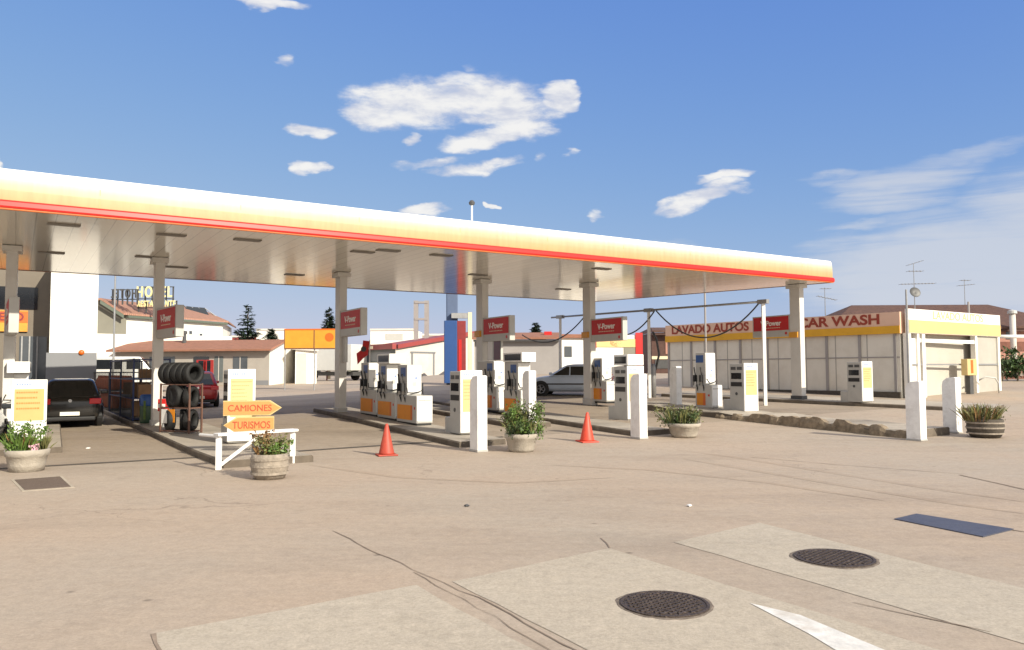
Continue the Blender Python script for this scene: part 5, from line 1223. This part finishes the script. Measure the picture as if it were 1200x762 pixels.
# -- brown roofed houses behind
def house(lab, px0, px1, pye, pyr, dist, wall, rmat, depth=9, gable=False, wins=(), slope_dist=4.5):
    a_, b_ = XY(px0, dist), XY(px1, dist); zt = ZP((px0+px1)/2, pye, dist); zr3 = ZP((px0+px1)/2, pyr, dist+slope_dist); t = thing('tiled_house', lab, 'house', (0, 0, 0)); D_ = Vector((0, depth, 0))
    MB().hexa(fourz([a_, b_, b_+D_, a_+D_], [.4]*4), fourz([a_, b_, b_+D_, a_+D_], [zt]*4)).build('wall', M[wall], t)
    h_ = Vector((0, -.7, 0)); s_ = Vector((0, slope_dist, 0)); sh = (b_-a_).normalized()*min(3.5, (b_-a_).length*.2)
    rf = MB(); rf.hexa([V3(a_+h_-sh*.15, zt), V3(b_+h_+sh*.15, zt), V3(b_+s_-sh, zr3), V3(a_+s_+sh, zr3)], [V3(a_+h_-sh*.15, zt+.15), V3(b_+h_+sh*.15, zt+.15), V3(b_+s_-sh, zr3+.15), V3(a_+s_+sh, zr3+.15)])
    for q0, q1, sg in ((a_, a_+D_, 1), (b_, b_+D_, -1)):
        w_ = sh*-.15*sg; rf.hexa([V3(q0+h_+w_, zt), V3(q1+w_, zt), V3(q0+s_+sh*sg, zr3+.004), V3(q0+s_+sh*sg+Vector((0, .05, 0)), zr3+.004)], [V3(q0+h_+w_, zt+.15), V3(q1+w_, zt+.15), V3(q0+s_+sh*sg, zr3+.154), V3(q0+s_+sh*sg+Vector((0, .05, 0)), zr3+.154)])
    rf.build('roof', M[rmat], t)
    onwall(a_, b_, -.01, 1.01, zt-.2, zt-.01, .6, .5).build('eave', M['brownwood'], t)
    for u0, u1, y0_, y1_, mt in wins: onwall(a_, b_, u0, u1, ZP((px0+px1)/2, y0_, dist), ZP((px0+px1)/2, y1_, dist), .04).build('window' if mt == 'winglass' else 'wall_panel', M[mt], t)
    return t
house('large brown tiled house behind the car wash', 975, 1260, 386, 359.5, 58, 'pinkwall', 'tilebrown', wins=((.72, .76, 398, 388, 'winglass'), (.66, .69, 398, 388, 'plaster'), (.80, .83, 398, 388, 'plaster'), (.6, 1.0, 412, 401, 'brick')))
house('brown boarded house left of the car wash fascia', 764, 800, 390, 386, 62, 'brownwood', 'tilebrown', wins=((.45, .8, 415, 393, 'pinkwall'), (.0, .8, 421, 417.5, 'creamplate'), (.1, .7, 432, 422, 'dgrey')), slope_dist=3)
p = PD(1187, 388, 57); t = thing('vent_pipe', 'pale chimney pipe against the brown tiled roof at the right', 'pipe', p); MB().cyl((0, 0, -3), (0, 0, 1.2), .2, n=14).build('pipe', M['plaster2'], t, smooth=True); MB().lathe([(.001, 1.2), (.32, 1.25), (.3, 1.45), (.001, 1.55)], 14).build('cowl', M['lgrey'], t)
a_, b_ = PD(1164, 394.5, ce.y+.6), PD(1215, 394.5, ce.y+.6); t = thing('height_barrier', 'white horizontal bar reaching right from the car wash portal', 'barrier', (0, 0, 0)); MB().cyl(a_, b_, .09, n=10).build('bar', M['white'], t, smooth=True); MB().cyl(b_, V3(b_, .4), .07, n=10).build('post', M['white'], t)
p = T(1185, 452); t = thing('hedge', 'dark green hedge beside the car wash portal at the right edge', 'hedge', gz(p)); 
q = XY(1186, 47); t.location = gz(q)
mb = MB(); leaves(mb, (.4, 0, 1.05), 1500, 1.7, .6, .95, .11, seed=77); mb.build('foliage', M['hedge'], t)
mb = MB(); leaves(mb, (.4, .4, .7), 800, 1.7, .4, .7, .12, seed=78); mb.build('inner_foliage', M['leaf3'], t)
for x in (-.6, .3, 1.1): MB().cyl((x, 0, 0), (x+.1, 0, 1.0), .05, .02, 6).build('stem', M['trunk'], t)
wa_, wb_ = XY(1166, 49.5), XY(1260, 49.5); tag(MB().hexa(fourz([wa_, wb_, wb_+Vector((0, .3, 0)), wa_+Vector((0, .3, 0))], [.5]*4), fourz([wa_, wb_, wb_+Vector((0, .3, 0)), wa_+Vector((0, .3, 0))], [ZP(1180, 441, 49)]*4)).build('brick_wall', M['brick']), 'low red brick wall behind the hedge at the right edge', 'wall')
p = PD(1098+62, 446, ce.y-2); tt = thing('tube_rail', 'small bent grey tube rail beside the wash portal', 'rail', gz(p)); MB().tube([(-.5, 0, .6), (-.2, 0, .75), (.25, 0, .7), (.4, 0, .45), (.4, 0, 0)], .035).build('tube', M['lgrey'], tt, smooth=True)
# antennas
def antenna(lab, px, pyb, pyt, dist, bars, dish=False):
    p = PD(px, pyb, dist); hgt = (pyb-pyt)/FPX*dist; t = thing('tv_antenna', lab, 'antenna', p)
    MB().cyl((0, 0, -.5), (0, 0, hgt), .035, .02, 6).build('mast', M['steel'], t)
    mb = MB()
    for f, w, sl in bars:
        mb.cyl((-w*.4, 0, hgt*f), (w*.6, 0, hgt*f+sl), .022, n=6)
        n_ = int(w/.22)
        for i in range(n_+1): x = -w*.4+w*i/max(1, n_); mb.cyl((x, -.3, hgt*f+sl*i/max(1, n_)), (x, .3, hgt*f+sl*i/max(1, n_)), .015, n=4)
    mb.build('aerial', M['steel'], t)
    if dish: MB().lathe([(.001, 0), (.25, .03), (.38, .12), (.37, .13), (.001, .02)], 20).xf(Matrix.Rotation(R(70), 4, 'X')).xf(Matrix.Translation((-.1, -.2, hgt*.28))).build('dish', M['dgrey'], t, smooth=True)
    return t
antenna('tall roof antenna with cross aerials and a dish over the car wash', 1072, 357, 309, 56, ((.97, 1.0, .3), (.82, 1.0, 0), (.5, 2.4, .05)), True)
antenna('small double roof antenna right of the canopy end', 967, 362, 337, 60, ((.95, .7, 0), (.6, 1.4, -.3)))
antenna('thin faint roof antenna at the right above the tiled roof', 1131, 358, 327, 64, ((.95, .7, 0), (.75, 1.2, .1)))
p = T(828, 456); tag(MB().cyl((0, 0, 0), (0, 0, ZP(828, 343, p.y)-terr(p.x, p.y)), .06, .05, 8).build('tall_pole', M['metalgrey'], loc=gz(p)), 'tall thin grey pole in front of the car wash lettering', 'pole')
# -- wash hose gantry
t = thing('hose_gantry', 'white post gantry with overhead pipe carrying wash hoses', 'gantry', (0, 0, 0)); zpipe = 4.4
def at_h(px, py, z): return PZ(px, py, z)
gA, gB = at_h(650, 372, zpipe), at_h(896, 353.5, zpipe); gd_ = gB-gA
MB().cyl(gA-gd_*.02, gB, .045, n=8).build('pipe', M['steel'], t, smooth=True)
for px in (657, 761, 896):
    q = ray_hit(px, Vector((gA.x, gA.y, 0)), Vector((gd_.x, gd_.y, 0))); MB().box(-.06, .06, -.06, .06, 0, zpipe-terr(q.x, q.y)-.05).build('post', M['white'], t, loc=gz(q)); MB().box(-.2, .2, -.1, .1, zpipe-.08, zpipe+.08).build('bracket', M['steel'], t, loc=(q.x, q.y, 0), rz=math.atan2(gd_.y, gd_.x))
def hang(p0, p1, sag, nm='hose'):
    pts = []
    for i in range(21):
        u = i/20; q = p0.lerp(p1, u); q = q+Vector((0, 0, -sag*4*u*(1-u))); pts.append(q)
    MB().tube(pts, .03, 6).build(nm, M['dgrey'], t, smooth=True)
def onpipe(px): q = ray_hit(px, Vector((gA.x, gA.y, 0)), Vector((gd_.x, gd_.y, 0))); return Vector((q.x, q.y, zpipe-.05))
hang(onpipe(770), onpipe(891), 1.25); hang(onpipe(686), onpipe(655)+Vector((-1.8, .5, -.8)), .75); hang(onpipe(768), onpipe(735)+Vector((-.3, 0, -1.0)), .3)
vp_ = T(778, 462); tt = thing('vacuum_post', 'grey vacuum post with coiled hose beside the gantry post', 'vacuum', gz(T(766, 466)), YAW)
MB().lathe([(.12, 0), (.12, 1.3), (.08, 1.45), (.001, 1.5)], 14).build('body', M['steel'], tt, smooth=True); MB().tube([(.12, 0, 1.2), (.35, 0, 1.9), (.2, 0, 2.6), (.0, 0, 2.9)], .05).build('hose', M['dgrey'], tt, smooth=True)

# ------------------------------------------------------------------ trees
def fir(lab, px, pyt, pyb, dist, wpx, seed, mats=('fir', 'fir2')):
    q = random.Random(seed); p = PD(px, pyb, dist); hgt = (pyb-pyt)/FPX*dist; zb = terr(p.x, p.y); ext = p.z-zb; t = thing('fir_tree', lab, 'tree', (p.x, p.y, zb), q.uniform(0, 6), 'fir trees on the skyline')
    tot = hgt+ext; rad = wpx/2/FPX*dist
    MB().cyl((0, 0, 0), (0, 0, tot*.97), .22, .02, 8).build('trunk', M['trunk'], t)
    cr = [MB(), MB()]
    nl = max(14, int(hgt/.42))
    for i in range(nl):
        f = (i+.5)/nl; z = ext+hgt*f*.985-.4*(1-f); r_ = rad*1.15*(1-f)**.8*q.uniform(.75, 1.2)+.12
        for j in range(max(5, int(11*(1-f)+4))):
            a = q.uniform(0, 2*math.pi); ln = r_*q.uniform(.6, 1.15); d = Vector((math.cos(a), math.sin(a), q.uniform(-.28, .1)))
            k_ = max(3, int(ln/.22))
            for m_ in range(k_):
                for s_ in range(5):
                    c = Vector((0, 0, z))+d*ln*((m_+q.random())/k_)+Vector((0, 0, .18*ln*((m_/k_)**2)))
                    u = (d+Vector((q.uniform(-.8, .8), q.uniform(-.8, .8), q.uniform(-.5, .3)))).normalized(); w = u.cross(Vector((q.uniform(-.4, .4), q.uniform(-.4, .4), 1))).normalized()
                    sz = .52*q.uniform(.6, 1.3)*(1-.4*f)
                    cr[q.random() < .4].poly([c, c+u*sz*.5+w*sz*.22, c+u*sz, c+u*sz*.5-w*sz*.22])
    o = cr[0].build('crown', M[mats[0]], t); cr[1].build('inner_crown', M[mats[1]], t)
    return t
fir('largest fir tree standing left behind the low tiled roof', 290, 356, 404, 85, 27, 3)
fir('small fir tree behind the low roof beside the white far building', 318, 385, 402, 90, 16, 4)
fir('dark fir tree rising behind the orange billboard', 385.5, 361, 390, 84, 15, 5)
fir('tiny fir tree top above the grey building roof', 628, 378, 394, 95, 12, 6)
# far skyline trees as one mass
mb = MB()
for i in range(46):
    x = -170+i*9+rnd.uniform(-3, 3); y = 210+rnd.uniform(-20, 30)
    leaves(mb, (x, y, 3.0+rnd.uniform(-1, 1)), 140, 6, 5, 3.2, .8, seed=500+i)
o = mb.build('distant_trees', M['leaf3']); o['kind'] = 'stuff'

# ------------------------------------------------------------------ sky, sun
SUN_EL = R(28); sun_dir = Vector((math.cos(SUN_EL)*.72, -math.cos(SUN_EL)*.694, math.sin(SUN_EL)))
sd = bpy.data.lights.new('sun', 'SUN'); so = bpy.data.objects.new('sun', sd); COL.objects.link(so)
sd.energy = 3.7; sd.angle = R(.5); sd.color = (1.0, .92, .77)
so.rotation_euler = sun_dir.to_track_quat('Z', 'Y').to_euler(); so.location = (20, -20, 30)
w = bpy.data.worlds.new('World'); scene.world = w; w.use_nodes = True; nt = w.node_tree
for n in list(nt.nodes): nt.nodes.remove(n)
out = N(nt, 'ShaderNodeOutputWorld'); bg = N(nt, 'ShaderNodeBackground'); L(nt, bg.outputs[0], out.inputs[0])
sky = N(nt, 'ShaderNodeTexSky', sky_type='NISHITA'); sky.sun_disc = False; sky.sun_elevation = SUN_EL; sky.sun_rotation = math.atan2(sun_dir.x, sun_dir.y)
sky.altitude = 800; sky.air_density = 1.0; sky.dust_density = .6; sky.ozone_density = 2.0
SKY_STR = .085; bg.inputs['Strength'].default_value = SKY_STR
tc = N(nt, 'ShaderNodeTexCoord'); sep = N(nt, 'ShaderNodeSeparateXYZ'); L(nt, tc.outputs['Generated'], sep.inputs[0])
def MT(op, a, b=None, c=None, clamp=False):
    n = N(nt, 'ShaderNodeMath', operation=op); n.use_clamp = clamp
    for i, v in enumerate((a, b, c)):
        if v is None: continue
        if isinstance(v, (int, float)): n.inputs[i].default_value = v
        else: L(nt, v, n.inputs[i])
    return n.outputs[0]
az = MT('ARCTAN2', sep.outputs[0], sep.outputs[1]); el = MT('ARCSINE', sep.outputs[2])
comb = N(nt, 'ShaderNodeCombineXYZ'); L(nt, MT('MULTIPLY', az, 1.0), comb.inputs[0]); L(nt, MT('MULTIPLY', el, 2.6), comb.inputs[1])
ce_ = N(nt, 'ShaderNodeCombineXYZ'); L(nt, az, ce_.inputs[0]); L(nt, el, ce_.inputs[1]); azel0 = ce_.outputs[0]
wpm = N(nt, 'ShaderNodeMapping'); wpm.inputs['Scale'].default_value = (1, 2.2, 1); L(nt, azel0, wpm.inputs['Vector'])
wpn = N(nt, 'ShaderNodeTexNoise'); wpn.inputs['Scale'].default_value = 20; wpn.inputs['Detail'].default_value = 4; L(nt, wpm.outputs[0], wpn.inputs['Vector'])
wps = N(nt, 'ShaderNodeVectorMath', operation='SUBTRACT'); L(nt, wpn.outputs['Color'], wps.inputs[0]); wps.inputs[1].default_value = (.5, .5, .5)
wpa = N(nt, 'ShaderNodeVectorMath', operation='MULTIPLY_ADD'); L(nt, wps.outputs[0], wpa.inputs[0]); wpa.inputs[1].default_value = (.065, .026, 0); L(nt, azel0, wpa.inputs[2]); azel = wpa.outputs[0]
def wnoise(scale, det, rough, off=(0, 0, 0), dist=0.):
    mp = N(nt, 'ShaderNodeMapping'); mp.inputs['Location'].default_value = off; L(nt, comb.outputs[0], mp.inputs['Vector'])
    n = N(nt, 'ShaderNodeTexNoise'); n.inputs['Scale'].default_value = scale; n.inputs['Detail'].default_value = det; n.inputs['Roughness'].default_value = rough; n.inputs['Distortion'].default_value = dist
    L(nt, mp.outputs[0], n.inputs['Vector']); return n.outputs['Fac']
def smooth(v, a, b, lo=0., hi=1.):
    r_ = N(nt, 'ShaderNodeMapRange', interpolation_type='SMOOTHSTEP'); r_.inputs['From Min'].default_value = a; r_.inputs['From Max'].default_value = b; r_.inputs['To Min'].default_value = lo; r_.inputs['To Max'].default_value = hi
    L(nt, v, r_.inputs['Value']); return r_.outputs[0]
def blob(px, py, rx, ry, tilt=0., amp=1.):
    d = ray(px, py).normalized(); a0 = math.atan2(d.x, d.y); e0 = math.asin(d.z); d2 = ray(px+rx, py).normalized(); d3 = ray(px, py-ry).normalized()
    ra = abs(math.atan2(d2.x, d2.y)-a0); re = abs(math.asin(d3.z)-e0)
    mp = N(nt, 'ShaderNodeMapping', vector_type='TEXTURE'); mp.inputs['Location'].default_value = (a0, e0, 0); mp.inputs['Rotation'].default_value = (0, 0, tilt); mp.inputs['Scale'].default_value = (ra, re, 1)
    L(nt, azel, mp.inputs['Vector']); dt = N(nt, 'ShaderNodeVectorMath', operation='DOT_PRODUCT'); L(nt, mp.outputs[0], dt.inputs[0]); L(nt, mp.outputs[0], dt.inputs[1])
    return MT('MULTIPLY_ADD', dt.outputs['Value'], -amp, amp, clamp=True)
def union(bs):
    o_ = bs[0]
    for b_ in bs[1:]: o_ = MT('MAXIMUM', o_, b_)
    return o_
cum = union([blob(490, 122, 100, 38), blob(560, 116, 90, 36), blob(440, 136, 52, 22), blob(600, 132, 70, 22), blob(655, 115, 26, 22), blob(580, 160, 75, 15, R(9)), blob(610, 150, 48, 18), blob(548, 196, 66, 10, R(6), .72), blob(574, 192, 40, 9, R(12), .8), blob(500, 190, 55, 8, R(10), .6), blob(478, 166, 14, 9, 0, .7),
             blob(366, 157, 30, 11), blob(362, 195, 23, 9), blob(332, 69, 14, 10, 0, .6), blob(309, 3, 60, 9), blob(498, 248, 34, 9), blob(636, 183, 14, 8, 0, .55), blob(672, 178, 10, 6, 0, .5), blob(575, 241, 6, 5),
             blob(822, 231, 60, 15, R(16)), blob(850, 207, 44, 7, R(7), .9), blob(862, 222, 34, 8, R(5), .7), blob(792, 242, 34, 10, R(8)), blob(1, 190, 10, 8), blob(700, 252, 12, 8, 0, .6), blob(552, 78, 20, 8, 0, .45)])
nz = wnoise(19, 9, .62, (3, 1, 0), .25); nzu = wnoise(19, 5, .55, (3.010, 1.042, 0), .25)
cden = smooth(MT('ADD', MT('MULTIPLY', cum, 1.25), MT('MULTIPLY', MT('SUBTRACT', nz, .50), 1.9)), .06, 1.05)
cden = MT('MULTIPLY', cden, smooth(cum, .0, .35))
wis = union([blob(1060, 208, 120, 22, 0, .75), blob(1040, 232, 110, 22, 0, .75), blob(1090, 262, 140, 26, R(4), .6), blob(1120, 184, 140, 16, R(7), .65), blob(1120, 315, 300, 85, R(3), 1.15), blob(1210, 260, 150, 80, 0, .9), blob(985, 207, 60, 9, R(4), .55), blob(760, 288, 70, 10, R(-4), .5), blob(1010, 262, 60, 7, R(3), .6)])
comb2 = N(nt, 'ShaderNodeMapping'); comb2.inputs['Scale'].default_value = (.35, 1.5, 1); comb2.inputs['Rotation'].default_value = (0, 0, R(-3)); L(nt, comb.outputs[0], comb2.inputs['Vector'])
wn = N(nt, 'ShaderNodeTexNoise'); wn.inputs['Scale'].default_value = 16; wn.inputs['Detail'].default_value = 8; wn.inputs['Roughness'].default_value = .62; wn.inputs['Distortion'].default_value = .5; L(nt, comb2.outputs[0], wn.inputs['Vector'])
wden = MT('MULTIPLY', smooth(MT('ADD', wis, MT('MULTIPLY', MT('SUBTRACT', wn.outputs['Fac'], .5), 1.4)), .05, 1.0), .68)
wden = MT('MULTIPLY', wden, smooth(wis, .0, .35))
fwd_ = smooth(sep.outputs[1], .0, .2)
# cloud shading: lit tops, lavender undersides
shade = smooth(MT('ADD', MT('MULTIPLY', MT('SUBTRACT', nz, nzu), 1.6), MT('MULTIPLY', cum, .38)), -.10, .62)
ccol = N(nt, 'ShaderNodeMix', data_type='RGBA'); L(nt, shade, ccol.inputs['Factor'])
CB = 1/SKY_STR
ccol.inputs['A'].default_value = (.37*CB, .385*CB, .44*CB, 1); ccol.inputs['B'].default_value = (.55*CB, .54*CB, .52*CB, 1)
m1 = N(nt, 'ShaderNodeMix', data_type='RGBA'); L(nt, MT('MULTIPLY', wden, fwd_), m1.inputs['Factor']); 
sm = N(nt, 'ShaderNodeVectorMath', operation='SCALE'); sm.inputs['Scale'].default_value = SKY_STR; L(nt, sky.outputs[0], sm.inputs[0])
ma = N(nt, 'ShaderNodeVectorMath', operation='MULTIPLY_ADD'); L(nt, sm.outputs[0], ma.inputs[0]); ma.inputs[1].default_value = (1.6, 3.5, 24.5); ma.inputs[2].default_value = (1, 1, 1)
kk = N(nt, 'ShaderNodeVectorMath', operation='MULTIPLY'); L(nt, sky.outputs[0], kk.inputs[0]); kk.inputs[1].default_value = (1.04, 1.66, 10.9)
dvn = N(nt, 'ShaderNodeVectorMath', operation='DIVIDE'); L(nt, kk.outputs[0], dvn.inputs[0]); L(nt, ma.outputs[0], dvn.inputs[1])
L(nt, dvn.outputs[0], m1.inputs['A']); m1.inputs['B'].default_value = (.40*CB, .41*CB, .435*CB, 1)
m2 = N(nt, 'ShaderNodeMix', data_type='RGBA'); L(nt, MT('MULTIPLY', MT('MULTIPLY', cden, fwd_), .92), m2.inputs['Factor']); L(nt, m1.outputs['Result'], m2.inputs['A']); L(nt, ccol.outputs['Result'], m2.inputs['B'])
bk_n = N(nt, 'ShaderNodeTexNoise'); bk_n.inputs['Scale'].default_value = 2.2; bk_n.inputs['Detail'].default_value = 5; L(nt, tc.outputs['Generated'], bk_n.inputs['Vector'])  # bright cloud added out of view, behind and overhead, as neutral fill
bk = MT('MULTIPLY', smooth(bk_n.outputs['Fac'], .32, .62, .25, .95), MT('MAXIMUM', smooth(sep.outputs[1], .30, -.15), smooth(sep.outputs[2], .62, .85)))
m3 = N(nt, 'ShaderNodeMix', data_type='RGBA'); L(nt, bk, m3.inputs['Factor']); L(nt, m2.outputs['Result'], m3.inputs['A']); m3.inputs['B'].default_value = (.66*CB, .635*CB, .585*CB, 1)
L(nt, m3.outputs['Result'], bg.inputs['Color'])

w.cycles.sampling_method = 'MANUAL'; w.cycles.sample_map_resolution = 256
scene.render.engine = 'CYCLES'
scene.view_settings.view_transform = 'Standard'; scene.view_settings.look = 'None'
scene.view_settings.exposure = 0.80; scene.view_settings.gamma = 1
scene.cycles.max_bounces = 6
scene.render.resolution_x = 1024; scene.render.resolution_y = 650
